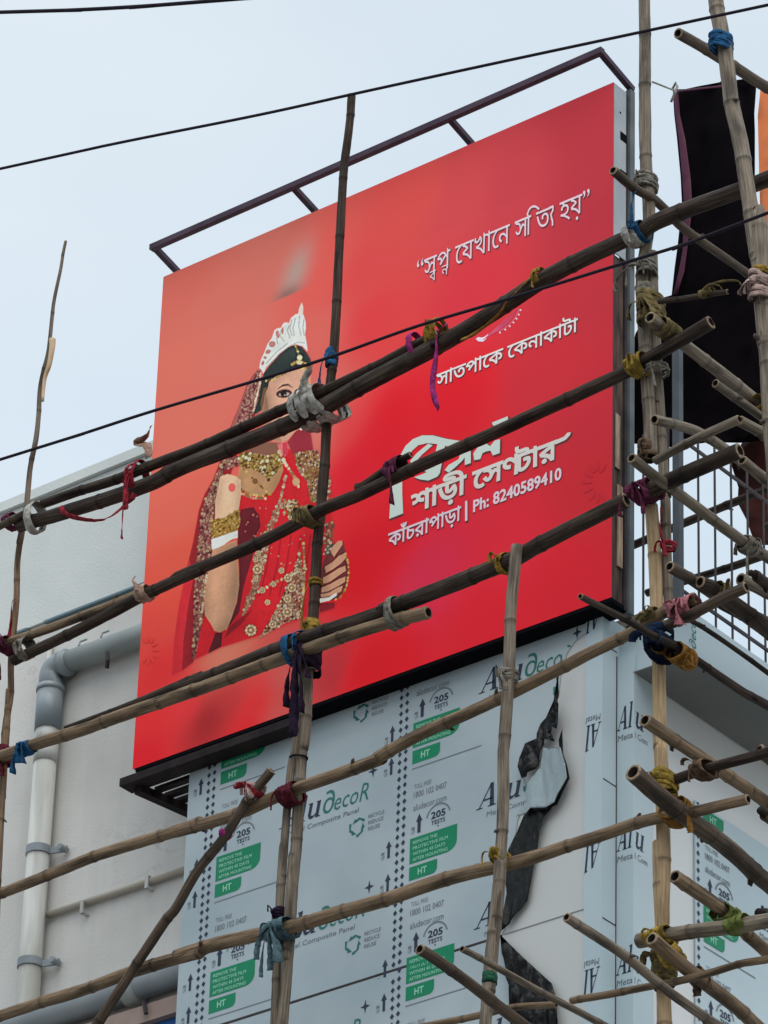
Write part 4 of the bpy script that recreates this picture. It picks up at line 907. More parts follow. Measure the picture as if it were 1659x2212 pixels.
# ------------------------------------------------------------------ bamboo
GRP = 'bamboo poles of the scaffold'
VY, HY, RX = -.55, -.625, .82
def bamboo(label, pts, rad, kind, seed, spacing=.34, stub=.35, hollow=(True, True), wob=.004, group=GRP):
    rng = random.Random(seed)
    path = smooth_path(pts, 6); Ls = [0]
    for p, q in zip(path, path[1:]): Ls.append(Ls[-1] + (q - p).length)
    tot = Ls[-1]; nr = max(4, int(tot/.022)); rr = rad if isinstance(rad, (list, tuple)) else (rad, rad)
    nodes = []; s_ = rng.uniform(.05, spacing)
    while s_ < tot - .02: nodes.append(s_); s_ += spacing*rng.uniform(.7, 1.3)
    st = sorted(set([tot*i/nr for i in range(nr + 1)] + [max(0, min(tot, n_ + d)) for n_ in nodes for d in (-.008, 0, .008)]))
    mb = MB(); uvs = []; att = []; k = 0; prev = None; NS = 12; frames = []
    oval = rng.uniform(.94, 1.06); off = Vector((rng.uniform(0, 99), rng.uniform(0, 99), 0))
    for s_ in st:
        while k < len(Ls) - 2 and Ls[k + 1] < s_: k += 1
        t_ = (s_ - Ls[k])/max(1e-6, Ls[k + 1] - Ls[k]); p = path[k].lerp(path[k + 1], t_)
        p = p + Vector((noise.noise(Vector((s_*1.3, seed, 0))), noise.noise(Vector((s_*1.3, seed, 7))), noise.noise(Vector((s_*1.3, seed, 13)))))*wob*1.6
        frames.append((s_, p))
    kink = [0.0] + nodes + [tot]; kv = [Vector((rng.uniform(-1, 1), rng.uniform(-1, 1), rng.uniform(-1, 1)))*.0055 for _ in kink]
    for i, (s_, p) in enumerate(frames):
        k = max(q for q in range(len(kink)) if kink[q] <= s_ + 1e-6); k = min(k, len(kink) - 2)
        frames[i] = (s_, p + kv[k].lerp(kv[k + 1], (s_ - kink[k])/max(1e-6, kink[k + 1] - kink[k])))
    for i, (s_, p) in enumerate(frames):
        t = (frames[min(i + 1, len(frames) - 1)][1] - frames[max(i - 1, 0)][1]).normalized()
        if prev is None:
            a = t.cross(Vector((0, 0, 1))); a = a if a.length > .1 else t.cross(Vector((1, 0, 0)))
        else: a = prev - t*prev.dot(t)
        a.normalize(); prev = a; bq = t.cross(a)
        u_ = s_/tot*(len(rr) - 1); k_ = min(int(u_), len(rr) - 2); r_ = rr[k_] + (rr[k_ + 1] - rr[k_])*(u_ - k_); nd = 0
        for n_ in nodes:
            d = s_ - n_
            if abs(d) < .06: r_ *= 1 + .085*math.exp(-(d/.010)**2) - .03*math.exp(-((d - .02)/.01)**2); nd = max(nd, .6*math.exp(-((d - .004)/.008)**2))
        for j in range(NS):
            g_ = 2*math.pi*j/NS; lump = 1 + .06*noise.noise(Vector((s_*5, math.cos(g_)*1.2, math.sin(g_)*1.2)) + off) + .035*noise.noise(Vector((s_*17, math.cos(g_)*2, math.sin(g_)*2)) + off)
            mb.v.append(p + (a*math.cos(g_)*oval + bq*math.sin(g_)/oval)*r_*lump); att.append(nd); 
        frames[i] = (s_, p, t, a, bq, r_)
    n_ = len(frames)
    for i in range(n_ - 1):
        for j in range(NS):
            jn = (j + 1) % NS; mb.face((i*NS + j, i*NS + jn, (i + 1)*NS + jn, (i + 1)*NS + j))
            u0, u1 = frames[i][0] + seed*1.7, frames[i + 1][0] + seed*1.7
            uvs.append([(u0, j/NS), (u0, (j + 1)/NS), (u1, (j + 1)/NS), (u1, j/NS)])
    for e_, sg in ((0, -1), (n_ - 1, 1)):
        s_, p, t, a, bq, r_ = frames[e_]; base = e_*NS; o1 = len(mb.v); slant = rng.uniform(-.5, .5)
        for ring, (rs, dp) in enumerate(((.66, .004), (.6, -.05))):
            for j in range(NS):
                g_ = 2*math.pi*j/NS; mb.v.append(p + (a*math.cos(g_) + bq*math.sin(g_))*r_*rs + t*sg*dp); att.append(0)
        for j in range(NS):
            jn = (j + 1) % NS
            for fa, mi in (((base + j, base + jn, o1 + jn, o1 + j), 1), ((o1 + j, o1 + jn, o1 + NS + jn, o1 + NS + j), 2)):
                mb.face(fa if sg > 0 else fa[::-1], mi); uvs.append([(0, 0)]*4)
        cap = [o1 + NS + j for j in range(NS)]; mb.face(cap if sg > 0 else cap[::-1], 2); uvs.append([(0, 0)]*NS)
    for nd in nodes:                                   # trimmed branch stubs
        if rng.random() < stub:
            i = min(range(n_), key=lambda q: abs(frames[q][0] - nd)); s_, p, t, a, bq, r_ = frames[i]; g_ = rng.uniform(0, 6.28)
            d = (a*math.cos(g_) + bq*math.sin(g_)); o1 = len(mb.v); q0 = p + d*r_*.75; q1 = p + d*(r_*1.18 + .008) + t*.016; rs = r_*.34
            e1 = t; e2 = t.cross(d)
            for c_, sc_ in ((q0, 1.15), (q1, .8)):
                for j in range(6): mb.v.append(c_ + (e1*math.cos(j*1.047) + e2*math.sin(j*1.047))*rs*sc_); att.append(.75)
            for j in range(6):
                mb.face((o1 + j, o1 + (j + 1) % 6, o1 + 6 + (j + 1) % 6, o1 + 6 + j)); uvs.append([(s_, .1), (s_, .2), (s_ + .02, .2), (s_ + .02, .1)])
            mb.face([o1 + 6 + j for j in range(6)]); uvs.append([(s_, .1)]*6)
    ob = mb.build('bamboo_pole', [BAM[kind], M_cut, M_hole], None, True); me = ob.data
    uvl = me.uv_layers.new(name='UVMap'); li = 0
    for f_uv in uvs:
        for uvp in f_uv: uvl.data[li].uv = uvp; li += 1
    ad = me.attributes.new('node', 'FLOAT', 'POINT')
    for i, v_ in enumerate(att): ad.data[i].value = v_
    return tag(ob, label, 'bamboo pole', group)
def PV(L_, y_=VY): return [at(*t, 'y', y_) for t in L_]
def PX(L_, x_=RX): return [at(*t, 'x', x_) for t in L_]
def down(pts, z):                    # carry a pole on past the frame towards the street
    a, c = pts[-2], pts[-1]; d = (c - a).normalized(); return pts + [c + d*((c.z - z)/-d.z)] if d.z < 0 else pts
def more(pts, l0=0, l1=0):           # lengthen a pole past its measured ends
    q = list(pts)
    if l0: q = [q[0] + (q[0] - q[1]).normalized()*l0] + q
    if l1: q = q + [q[-1] + (q[-1] - q[-2]).normalized()*l1]
    return q
# uprights of the street side
bamboo('thin crooked bamboo upright standing free against the sky at the far left', PV([('L1', 533, 140), ('L1', 505, 340), ('L1', 435, 660), ('L1', 412, 930), ('L1', 395, 1080), ('L1', 330, 1350), ('L1', 300, 1720), ('L1', 250, 2000), ('L2', 215, 270), ('L2', 160, 560)]), (.0085, .0165), 'grey', 1, .3, .1)
bamboo('slim bamboo upright at the left edge in front of the plaster wall', down(PV([('L2', 178, 440), ('L2', 140, 700), ('L2', 132, 1040), ('L2', 85, 1500), ('L2', 75, 1800), ('L2', 38, 2100), ('L3', 20, 370), ('L3', -10, 900)]), GZ), (.0165, .026), 'tan', 2, .33, .1)
b = MB(); sp = smooth_path(PV([('L1', 428, 935), ('L1', 425, 1010), ('L1', 400, 1150), ('L1', 365, 1260), ('L1', 348, 1440)], VY - .012), 5); b.tube(sp, [.019 - .011*i/(len(sp) - 1) for i in range(len(sp))], 9)
tag(b.build('bamboo_sheath', noisy('sheath', (.3, .2, .1), (.55, .42, .28), 20, .7, stretch=(1, 1, .3)), None, True), 'split brown bamboo sheath hanging on the thin left upright', 'bamboo sheath')
bamboo('tall dark bamboo upright crossing the middle of the billboard up to the cable', PV([('D', 760, 207), ('D', 751, 300), ('D', 743, 372), ('D', 734, 520), ('M1', 1325, 330), ('M1', 1295, 780), ('M1', 1262, 1100), ('M1', 1232, 1500), ('M1', 1200, 1950), ('M2', 1180, 250), ('M2', 1150, 650), ('M2', 1128, 1000), ('M2', 1110, 1400)]), (.0215, .028), 'dark', 3, .38, .15)
bamboo('stout right-hand bamboo of the paired upright in front of the middle panels', down(PV([('M2', 1100, 1120), ('M2', 1085, 1500), ('M2', 1050, 2000), ('M3', 1035, 0), ('M3', 1000, 700), ('M3', 960, 1150), ('M3', 915, 1700), ('M3', 880, 2230)]), GZ), (.028, .026), 'grey', 4, .4, .1)
bamboo('slimmer left-hand bamboo of the paired upright in front of the middle panels', down(PV([('M2', 1030, 1330), ('M2', 1010, 1750), ('M2', 985, 2050), ('M3', 958, 100), ('M3', 925, 450), ('M3', 893, 850), ('M3', 850, 1400), ('M3', 800, 2230)], VY - .02), GZ), (.02, .0185), 'grey', 5, .38, .1)
bamboo('pale split bamboo upright ending just under the third ledger', down(PV([('C5', 1152, 372), ('C5', 1130, 640), ('C5', 1110, 900), ('C5', 1095, 1400), ('C5', 1070, 1700), ('C5', 1048, 2000), ('C6', 1040, 0), ('C6', 1040, 400), ('C6', 1022, 850), ('C6', 1000, 1300), ('C6', 962, 1600), ('C6', 932, 1950), ('C6', 908, 2230)], HY - .06), GZ), (.028, .0275), 'grey', 6, .5, .1)
bamboo('upper bamboo corner upright rising above the billboard edge into the sky', more(PV([('R1', 648, 0), ('R1', 655, 450), ('R1', 662, 940), ('R1', 672, 1200), ('R1', 690, 1600), ('R2', 640, 200), ('R2', 655, 700), ('R2', 668, 950), ('R2', 690, 1300), ('R2', 705, 1690)]), .9), (.028, .032), 'grey', 7, .42, .1)
bamboo('second bamboo lashed to the right of the corner upright behind it', PV([('R2', 715, 20), ('R2', 730, 500), ('R2', 757, 900), ('R2', 780, 1300), ('R2', 795, 1650), ('R3', 830, 100), ('R3', 842, 500), ('R3', 850, 880)], VY + .04), (.026, .024), 'grey', 8, .45, .1)
bamboo('pale yellow bamboo corner upright below the billboard', down(PV([('R3', 712, 40), ('R3', 735, 500), ('R3', 748, 850), ('R3', 770, 1400), ('R3', 785, 2000), ('R4', 790, 0), ('R4', 800, 700), ('R4', 800, 1100), ('R4', 800, 1400), ('R4', 822, 2230)]), GZ), (.0315, .0365), 'pale', 9, .55, .1)
bamboo('thick leaning bamboo upright near the right edge before the black banner', down(more(PV([('R1', 1270, 0), ('R1', 1330, 350), ('R1', 1372, 650), ('R1', 1440, 1000), ('R1', 1470, 1200), ('R1', 1520, 1500), ('R1', 1560, 1800), ('R1', 1600, 2060), ('R2', 1615, 400), ('R2', 1640, 800), ('R2', 1665, 1200)], -.77), .9, 0), GZ), (.037, .036), 'grey', 10, .3, .4)
# ledgers along the street side
bamboo('long thick dark ledger, lower of the topmost pair, across the billboard', more(PV([('L2', 150, 415), ('L2', 600, 285), ('L2', 1200, 70), ('D', 383, 1010), ('M1', 500, 1600), ('M1', 1050, 1360), ('T7', 0, 395), ('T7', 560, 120), ('T8', 1150, 790), ('R1', 560, 1710), ('R1', 800, 1575), ('R1', 1400, 1360), ('R1', 1659, 1255)], HY), .0, 1.2), (.036, .041, .045, .042, .039, .037), 'dark', 21, .42, .2)
bamboo('shorter dark ledger resting on the topmost pair before the bride picture', PV([('D', 91, 1090), ('D', 233, 1043), ('D', 383, 984), ('D', 525, 922), ('D', 633, 877), ('D', 752, 819), ('D', 816, 788), ('D', 894, 746), ('D', 946, 722)], HY + .005), (.026, .029, .030, .026), 'dark', 22, .3, .2)
bamboo('short bamboo end entering at the left under the purple tie of the topmost ledger', more(PV([('L2', 0, 420), ('L2', 100, 370), ('L2', 235, 300)], HY - .04), 1.5), (.022, .02), 'brown', 23, .3, .1)
bamboo('dark smooth ledger, second from top, crossing the bride and the big shop name', PV([('L2', 100, 1510), ('L2', 600, 1285), ('L2', 1140, 1010), ('L2', 1659, 765), ('M2', 0, 645), ('M2', 700, 345), ('M2', 1200, 90), ('T7', 0, 1126), ('T7', 300, 978), ('T7', 830, 742), ('T7', 1230, 556), ('T7', 1659, 358), ('R2', 560, 970), ('R2', 700, 885), ('R2', 1190, 600)], HY), (.029, .031, .032, .033, .034), 'dark', 24, .5, .1)
bamboo('pale ledger lying on the dark second ledger over the plaster wall', more(PV([('L2', 30, 1375), ('L2', 330, 1275), ('L2', 650, 1155), ('L2', 1130, 975)], HY + .006), 1.4), (.021, .0245), 'tan', 25, .32, .2)
bamboo('short dark bamboo lashed above the second ledger left of the big shop name', PV([('M1', 1480, 1930), ('T7', 0, 1060), ('T7', 150, 960), ('T7', 308, 862)], HY - .01), (.021, .017), 'dark', 26, .3, .2)
bamboo('dark third ledger rising across the red print to the corner upright', PV([('L2', 530, 2062), ('L2', 1100, 1868), ('L2', 1659, 1642), ('M2', 0, 1540), ('M2', 900, 1195), ('M2', 1659, 930), ('C5', 100, 880), ('C5', 1000, 545), ('C5', 1300, 400), ('C5', 1659, 205), ('R2', 500, 2035)], HY), (.010, .027, .036, .040, .038), 'dark', 27, .45, .1)
bamboo('pale third ledger under the dark one, ending short before the white rope', more(PV([('D', 0, 1635), ('D', 94, 1602), ('D', 198, 1571), ('D', 330, 1521), ('D', 438, 1487), ('M2', 300, 1508), ('M2', 900, 1292), ('M2', 1659, 1020), ('C5', 430, 905)], HY + .005), 1.5), (.028, .032, .034, .033), 'tan', 28, .3, .15)
bamboo('knotty tan ledger, first one below the billboard, reaching the pink rag', more(PV([('L3', 0, 1140), ('L3', 430, 985), ('L3', 810, 830), ('L3', 1250, 695), ('L3', 1659, 565), ('M3', 0, 640), ('M3', 480, 505), ('M3', 800, 375), ('M3', 1150, 240), ('M3', 1659, 50), ('C5', 0, 2120), ('C5', 430, 1880), ('C5', 1000, 1640), ('C5', 1659, 1290), ('R3', 330, 1185), ('R3', 600, 1055), ('R3', 850, 900), ('R3', 1075, 790)], HY), 1.5), (.025, .027, .031, .031, .028), 'tan', 29, .33, .6)
bamboo('lower tan ledger crossing the printed panels and ending near the right edge', more(PV([('L3', 0, 2140), ('L3', 580, 1960), ('L3', 1100, 1770), ('L3', 1659, 1605), ('M3', 0, 1660), ('M3', 380, 1545), ('M3', 700, 1470), ('M3', 1050, 1385), ('M3', 1659, 1215), ('C6', 600, 1025), ('C6', 950, 930), ('C6', 1300, 845), ('C6', 1659, 735), ('R4', 340, 660), ('R4', 700, 540), ('R4', 1100, 460), ('R4', 1500, 375)], HY), 1.5), (.025, .028, .0325, .0325, .023), 'tan', 30, .3, .6)
bamboo('lowest bamboo ledger from behind the sloping poles to the right edge', more(PV([('R4', 55, 2030), ('R4', 300, 1985), ('R4', 540, 1930), ('R4', 820, 1870), ('R4', 1100, 1812), ('R4', 1450, 1715), ('R4', 1659, 1678)], HY), 0, 1.2), (.017, .018), 'tan', 31, .3, .5)
bamboo('bamboo ledger entering at the bottom edge below the black film flap', more(PV([('D', 944, 2212), ('D', 1044, 2190), ('D', 1109, 2175), ('D', 1204, 2168)], HY + .06), .8), (.018, .015), 'tan', 32, .3, .3)
bamboo('leaning bamboo brace with a pink wrap before the left panels', down(PV([('M3', 788, 140), ('M3', 610, 370), ('M3', 410, 680), ('M3', 180, 970), ('M3', 0, 1270), ('L3', 1340, 1375), ('L3', 1090, 1770), ('L3', 790, 2230)], HY - .06), -3.5), (.024, .028), 'brown', 33, .3, .2)
# poles running back along the side facade
def RP(label, L_, rad, kind, seed, x_=RX, ext=2.0, **kw): return bamboo(label, more(PX(L_, x_), 0, ext), rad, kind, seed, **kw)
RP('short brown bamboo tip beside the billboard corner, tied with grey rope', [('R1', 388, 1195), ('R1', 600, 1345), ('R1', 740, 1430), ('R1', 1000, 1690), ('R1', 1480, 2020)], (.024, .02), 'brown', 41, .64, 1.0)
RP('topmost slanting bamboo with a cut end against the sky, blue tie', [('R1', 930, 60), ('R1', 1160, 200), ('R1', 1500, 415), ('R1', 1640, 500)], (.028, .03), 'brown', 42, .95, 1.2)
RP('slanting bamboo behind the olive wrapped joint of the corner upright', [('R2', 690, 560), ('R2', 1000, 800), ('R2', 1250, 990), ('R2', 1580, 1250)], (.031, .031), 'grey', 43, .80, 1.5)
RP('half-split bamboo slat hanging before the black banner', [('R2', 1225, 1090), ('R2', 1500, 1290), ('R2', 1659, 1410)], (.022, .022), 'grey', 44, .86, 1.2)
RP('pale ragged-ended bamboo right of the corner upright, level with the big shop name', [('R2', 735, 1385), ('R2', 1070, 1480), ('R2', 1300, 1620), ('R2', 1480, 1760), ('R2', 1659, 1880)], (.025, .025), 'grey', 45, .86, 1.2)
RP('bamboo with a round dark end below the shop name at the corner upright', [('R2', 545, 1705), ('R2', 720, 1840), ('R2', 930, 1990), ('R2', 1200, 2200), ('R3', 1500, 370), ('R3', 1659, 470)], (.026, .029), 'grey', 46, .80, 1.2)
RP('dark bamboo end pointing out right of the pale corner upright', [('R3', 855, 540), ('R3', 1010, 640), ('R3', 1300, 830), ('R3', 1659, 1080)], (.027, .03), 'brown', 47, .84, 1.2)
RP('pale bamboo with a dark cut end at the grille, right edge', [('R3', 1425, 640), ('R3', 1659, 770)], (.029, .03), 'grey', 48, .95, 1.2)
RP('stubby dark bamboo end between the yellow knots at the grille', [('R3', 1110, 660), ('R3', 1250, 750), ('R3', 1400, 860)], (.03, .03), 'dark', 49, .90, .25)
RP('thick dark bamboo crossing the grille downwards at the right', [('R3', 1250, 810), ('R3', 1330, 860), ('R3', 1659, 1030)], (.036, .036), 'dark', 50, .70, 1.2)
RP('small dark hollow bamboo end at the right edge by the grille', [('R3', 1560, 625), ('R3', 1659, 690)], (.026, .026), 'dark', 51, 1.05, 1.2)
RP('long dark bamboo sloping under the pale blue band from the billboard corner', [('R3', 128, 778), ('R3', 480, 955), ('R3', 700, 1085), ('R3', 930, 1215), ('R3', 1400, 1545), ('R3', 1659, 1690)], (.015, .028), 'dark', 52, RX, 1.2, stub=.6)
RP('tan bamboo with an open hollow end in front of the folded panel corner', [('R3', 655, 1800), ('R3', 1100, 2085), ('R4', 1290, 145), ('R4', 1500, 290), ('R4', 1659, 405)], (.031, .028), 'tan', 53, .86, 1.5)
RP('very thick bamboo butt with orange lashing on the lower corner upright', [('R4', 560, 170), ('R4', 800, 380), ('R4', 1010, 540), ('R4', 1300, 745), ('R4', 1659, 1050)], (.043, .039), 'brown', 54, .86, 1.5, stub=.6)
RP('tan bamboo with a blunt sawn end just right of the lower corner upright', [('R4', 897, 1005), ('R4', 1300, 1290), ('R4', 1500, 1490), ('R4', 1659, 1620)], (.032, .03), 'tan', 55, .84, 1.5)
RP('bamboo in olive wrapping beneath the short thick crosspiece', [('R4', 715, 1520), ('R4', 900, 1680), ('R4', 1150, 1880), ('R4', 1400, 2080), ('R4', 1620, 2280)], (.032, .034), 'tan', 56, .86, 1.2)
RP('grey bamboo sloping down past the lower corner upright to the bottom right', [('R4', 15, 1350), ('R4', 160, 1440), ('R4', 480, 1650), ('R4', 820, 1925), ('R4', 1210, 2190)], (.021, .024), 'grey', 57, .90, 1.5, stub=.6)
RP('grey bamboo sloping out of the printed panels at the bottom with a slanted tip', [('C6', 365, 1590), ('C6', 480, 1660), ('C6', 730, 1835), ('C6', 1000, 2050), ('C6', 1200, 2200)], (.025, .028), 'brown', 58, .40, 1.5)
RP('thin silvery bamboo sloping in front of the black film at the bottom', [('C6', 710, 1600), ('C6', 900, 1700), ('C6', 1300, 1915), ('C6', 1659, 2105), ('R4', 330, 2230)], (.015, .021), 'grey', 59, .40, 1.5, stub=.5)
RP('short pale bamboo stub under the half-split slat at the right edge', [('R2', 1440, 1390), ('R2', 1659, 1545)], (.027, .027), 'grey', 71, .93, 1.0)
RP('fat hollow bamboo end at the right edge by the green wrapping', [('R4', 1625, 1330), ('R4', 1720, 1400)], (.034, .034), 'dark', 72, 1.0, 1.0)
RP('dark bamboo butt at the right edge level with the rusty lashing', [('R4', 1648, 500), ('R4', 1740, 570)], (.03, .03), 'brown', 73, 1.0, 1.0)
RP('round bamboo end at the tip of the dark crosspiece, right edge', [('R3', 1590, 2045), ('R3', 1700, 2130)], (.032, .032), 'brown', 74, .98, 1.0)
RP('brown bamboo dropping past the red banner lining at the right edge', [('R2', 1440, 1720), ('R2', 1659, 1900)], (.026, .028), 'grey', 75, .98, 1.0)
RP('thin dark bamboo sloping behind the grille bars', [('R3', 940, 930), ('R3', 1250, 1130), ('R3', 1659, 1420)], (.012, .014), 'dark', 76, .45, 1.0)
# street-direction poles right of the corner
bamboo('dark crosspiece bound in brown rope right of the lower corner upright', more(PV([('R4', 860, 235), ('R4', 1140, 130), ('R4', 1580, 5)], HY - .02), .0, 1.3), (.024, .023), 'dark', 61)
bamboo('short thick grey crosspiece with yellow and green rags at the lower right', more(PV([('R4', 595, 1530), ('R4', 850, 1490), ('R4', 1250, 1430), ('R4', 1659, 1365)], HY - .05), 0, 1.3), (.033, .034), 'grey', 62, .3, .3)
bamboo('bamboo crosspiece with a pale cut end rising beside the shop phone number', PV([('R2', 735, 1725), ('R2', 1000, 1585), ('R2', 1200, 1490), ('R2', 1420, 1395)], HY - .09), (.021, .023), 'grey', 63)
bamboo('thick dark crosspiece rising right from the purple tie at the corner', more(PV([('R2', 700, 1965), ('R2', 1100, 1790), ('R2', 1430, 1650)], HY - .03), 0, .0), (.041, .037), 'dark', 64, .35, .2)
bamboo('thin dark stick with a pale yellow tie before the black banner', PV([('R2', 770, 425), ('R2', 1130, 355), ('R2', 1330, 335)], HY - .05), (.014, .013), 'dark', 65, .2, .1)
bamboo('dark bamboo rail behind the grille, upper one', more(PV([('R3', 420, 425), ('R3', 660, 320), ('R3', 950, 195), ('R3', 1400, 15)], 1.0), 0, 1.2), (.022, .022), 'dark', 66)
bamboo('dark bamboo rail behind the grille, lower one', more(PV([('R3', 1080, 635), ('R3', 1300, 570), ('R3', 1600, 470)], .8), .3, 1.2), (.02, .02), 'dark', 67)
bamboo('purplish bamboo crosspiece above the pink rag at the corner', PV([('R3', 670, 1090), ('R3', 1000, 960), ('R3', 1300, 800), ('R3', 1480, 715)], HY - .04), (.024, .028), 'brown', 68, .3, .3)

# ------------------------------------------------------------------ ties
AXES = {'x': Vector((1, 0, 0)), 'y': Vector((0, 1, 0)), 'z': Vector((0, 0, 1))}
def tie(label, P, axis, ra, rb, n, col, wd=.016, tails=(), knot=True, tilt=.22, seed=0, cat='tie', name='cloth_tie'):
    """n wraps round an axis, ra upright/across and rb in depth, a knot towards the street and hanging tails (dx, dz, length)"""
    n = n + (1 if n > 2 else 0); wd = wd*1.4; tilt *= .75; ra *= .83
    if rb > .05 and axis != 'z': P = P + Vector((0, (rb - .05)*.6, 0))
    rng = random.Random(seed*7 + int(abs(P.x)*1000)); mb = MB(); A = AXES[axis] if isinstance(axis, str) else Vector(axis).normalized()
    e2 = Vector((0, -1, 0)) if abs(A.y) < .8 else Vector((1, 0, 0)); e2 = (e2 - A*e2.dot(A)).normalized(); e1 = A.cross(e2)
    NS = 22
    for i in range(n):
        o1 = len(mb.v); c0 = P + A*((i - (n - 1)/2)*wd*.5 + rng.uniform(-.2, .2)*wd); t1, t2 = rng.uniform(-tilt, tilt), rng.uniform(-tilt, tilt); gr = rng.uniform(0, .004)
        for j in range(NS):
            g_ = 2*math.pi*j/NS; d = e1*math.cos(g_)*(ra + gr) + e2*math.sin(g_)*(rb + gr); c = c0 + A*(math.cos(g_)*t1*ra + math.sin(g_)*t2*rb)
            nn = (e1*math.cos(g_)/ra + e2*math.sin(g_)/rb).normalized(); hw = wd*.5*(1 + .35*noise.noise(Vector((g_*1.5, i*3.3, seed)))); cr_ = .0065*noise.noise(Vector((math.cos(g_)*3, math.sin(g_)*3, i*2.1 + seed)))
            for s_, h in ((-1, 0), (-.5, .005), (.5, .0045), (1, 0)): mb.v.append(c + d + A*s_*hw + nn*(h + cr_ + .0015*(i % 3)))
        for j in range(NS):
            jn = (j + 1) % NS
            for q in range(3): mb.face((o1 + j*4 + q, o1 + j*4 + q + 1, o1 + jn*4 + q + 1, o1 + jn*4 + q))
            mb.face((o1 + j*4 + 3, o1 + j*4, o1 + jn*4, o1 + jn*4 + 3))
    kp = P + e2*(rb + .008) + e1*rng.uniform(-.3, .3)*ra
    if knot:
        o1 = len(mb.v); kr = max(.010, wd*.5)
        for i in range(6):
            for j in range(8):
                th = math.pi*(i + .5)/6; ph = 2*math.pi*j/8; v_ = Vector((math.sin(th)*math.cos(ph)*1.3, math.sin(th)*math.sin(ph)*.7, math.cos(th)))
                mb.v.append(kp + v_*kr*(1 + .4*noise.noise(v_*2.2 + Vector((seed, 0, 0)))))
        for i in range(5):
            for j in range(8): mb.face((o1 + i*8 + j, o1 + i*8 + (j + 1) % 8, o1 + (i + 1)*8 + (j + 1) % 8, o1 + (i + 1)*8 + j))
    if knot:
        for _ in range(2): tails = list(tails) + [(rng.uniform(-.05, .05), rng.uniform(-.05, .03), rng.uniform(.02, .06), rng.uniform(.008, .018))]
    for (dx, dz, ln, tw) in tails: ribbon(mb, [kp, kp + Vector((dx*.5, -.02, dz*.5 + .01)), kp + Vector((dx, -.015, dz)), kp + Vector((dx*1.1, -.01, dz - ln))], tw, rng)
    return tag(mb.build(name, cloth(col, CC[col]), None, True), label, cat, 'ties on the scaffold joints')
def ribbon(mb, pts, wd, rng, seg=6):
    sp_ = smooth_path(pts, seg); o1 = len(mb.v); k = len(sp_); ph = rng.uniform(0, 3)
    for i, p in enumerate(sp_):
        t = (sp_[min(i + 1, k - 1)] - sp_[max(i - 1, 0)]).normalized(); a = t.cross(Vector((-.5, .8, 0))); a = a if a.length > .1 else Vector((1, 0, 0)); a.normalize(); b_ = t.cross(a)
        an_ = ph + i*.22 + rng.uniform(-.25, .25); d = (a*math.cos(an_*.5) + b_*math.sin(an_*.5))*wd/2*rng.uniform(.8, 1.15); nn = t.cross(d).normalized()*.0012
        mb.v += [p - d + nn, p + d + nn, p + d - nn, p - d - nn]
    for i in range(k - 1):
        for q in range(4): mb.face((o1 + i*4 + q, o1 + i*4 + (q + 1) % 4, o1 + (i + 1)*4 + (q + 1) % 4, o1 + (i + 1)*4 + q))
    mb.face((o1, o1 + 3, o1 + 2, o1 + 1)); e = o1 + (k - 1)*4; mb.face((e, e + 1, e + 2, e + 3))
T = lambda k, a, c, y_=HY: at(k, a, c, 'y', y_)
TX = lambda k, a, c, x_=RX: at(k, a, c, 'x', x_)
XD = (.94, 0, .06)
# left half
tie('white cloth band round the topmost ledger pair beside the left upright', T('L2', 275, 350), XD, .098, .06, 2, 'white', .026, [], False, .1, 1)
tie('purple and white wrapping on the topmost ledger at the left edge', T('L2', 95, 385), XD, .042, .05, 4, 'purple', .014, [], False, .2, 2)
tie('crimson ribbon tied over the topmost ledger with a long knotted tail left of the billboard', T('L1', 1120, 2060), XD, .1, .062, 2, 'red', .022, [(.0, -.12, .10, .03), (-.01, -.33, .06, .02)], True, .35, 3)
mb = MB(); ribbon(mb, [T('L2', 490, 260, HY - .05), T('L2', 560, 330, HY - .055), T('L2', 760, 370, HY - .05), T('L2', 900, 340, HY - .05), T('L2', 1060, 210, HY - .05), T('L2', 1100, 150, HY - .05)], .03, random.Random(4))
tag(mb.build('ribbon', cloth('red', CC['red']), None, True), 'sagging crimson ribbon strung below the topmost ledger on the left', 'ribbon')
mb = MB(); ribbon(mb, [T('L1', 1235, 1640, -.5), T('L1', 1200, 1720, -.5), T('L1', 1110, 1790, -.5), T('L1', 1200, 1800, -.5), T('L1', 1215, 1900, -.5)], .045, random.Random(5))
tag(mb.build('rag', cloth('skin', CC['skin']), None, True), 'faded pinkish rag fluttering at the left edge of the billboard', 'rag')
tie('crimson wrapping where the pale ledger meets the left upright', T('L2', 40, 1390), XD, .036, .07, 4, 'purple', .016, [(.05, -.16, .1, .022), (-.01, .2, -.05, .018)], True, .25, 6)
tie('whitish cloth tie holding the dark and pale second ledgers together', T('L2', 205, 1420), XD, .066, .05, 3, 'grey', .02, [], True, .25, 7)
tie('brown paper-like wrap on the second ledger at the billboard edge', T('L2', 1180, 970), XD, .042, .042, 3, 'skin', .022, [(-.02, .06, -.02, .03)], False, .3, 8)
mb = MB(); ribbon(mb, [T('L2', 130, 1010, VY - .03), T('L2', 100, 1040, VY - .04), T('L2', 90, 1200, VY - .035), T('L2', 70, 1340, VY - .03)], .02, random.Random(9))
tag(mb.build('ribbon', cloth('red', CC['red']), None, True), 'dark red ribbon running down the slim left upright', 'ribbon')
tie('maroon wrapping on the slim left upright at the pale third ledger', T('L3', 40, 20, VY), 'z', .034, .045, 4, 'maroon', .022, [(.05, -.1, .06, .03)], False, .2, 10)
tie('blue rag knotted on the pale third ledger before the white pipe, hanging down', T('D', 58, 1617), XD, .036, .036, 3, 'blue', .024, [(-.03, -.09, .07, .05), (.03, -.07, .05, .045), (.0, -.06, .05, .04)], True, .3, 11)
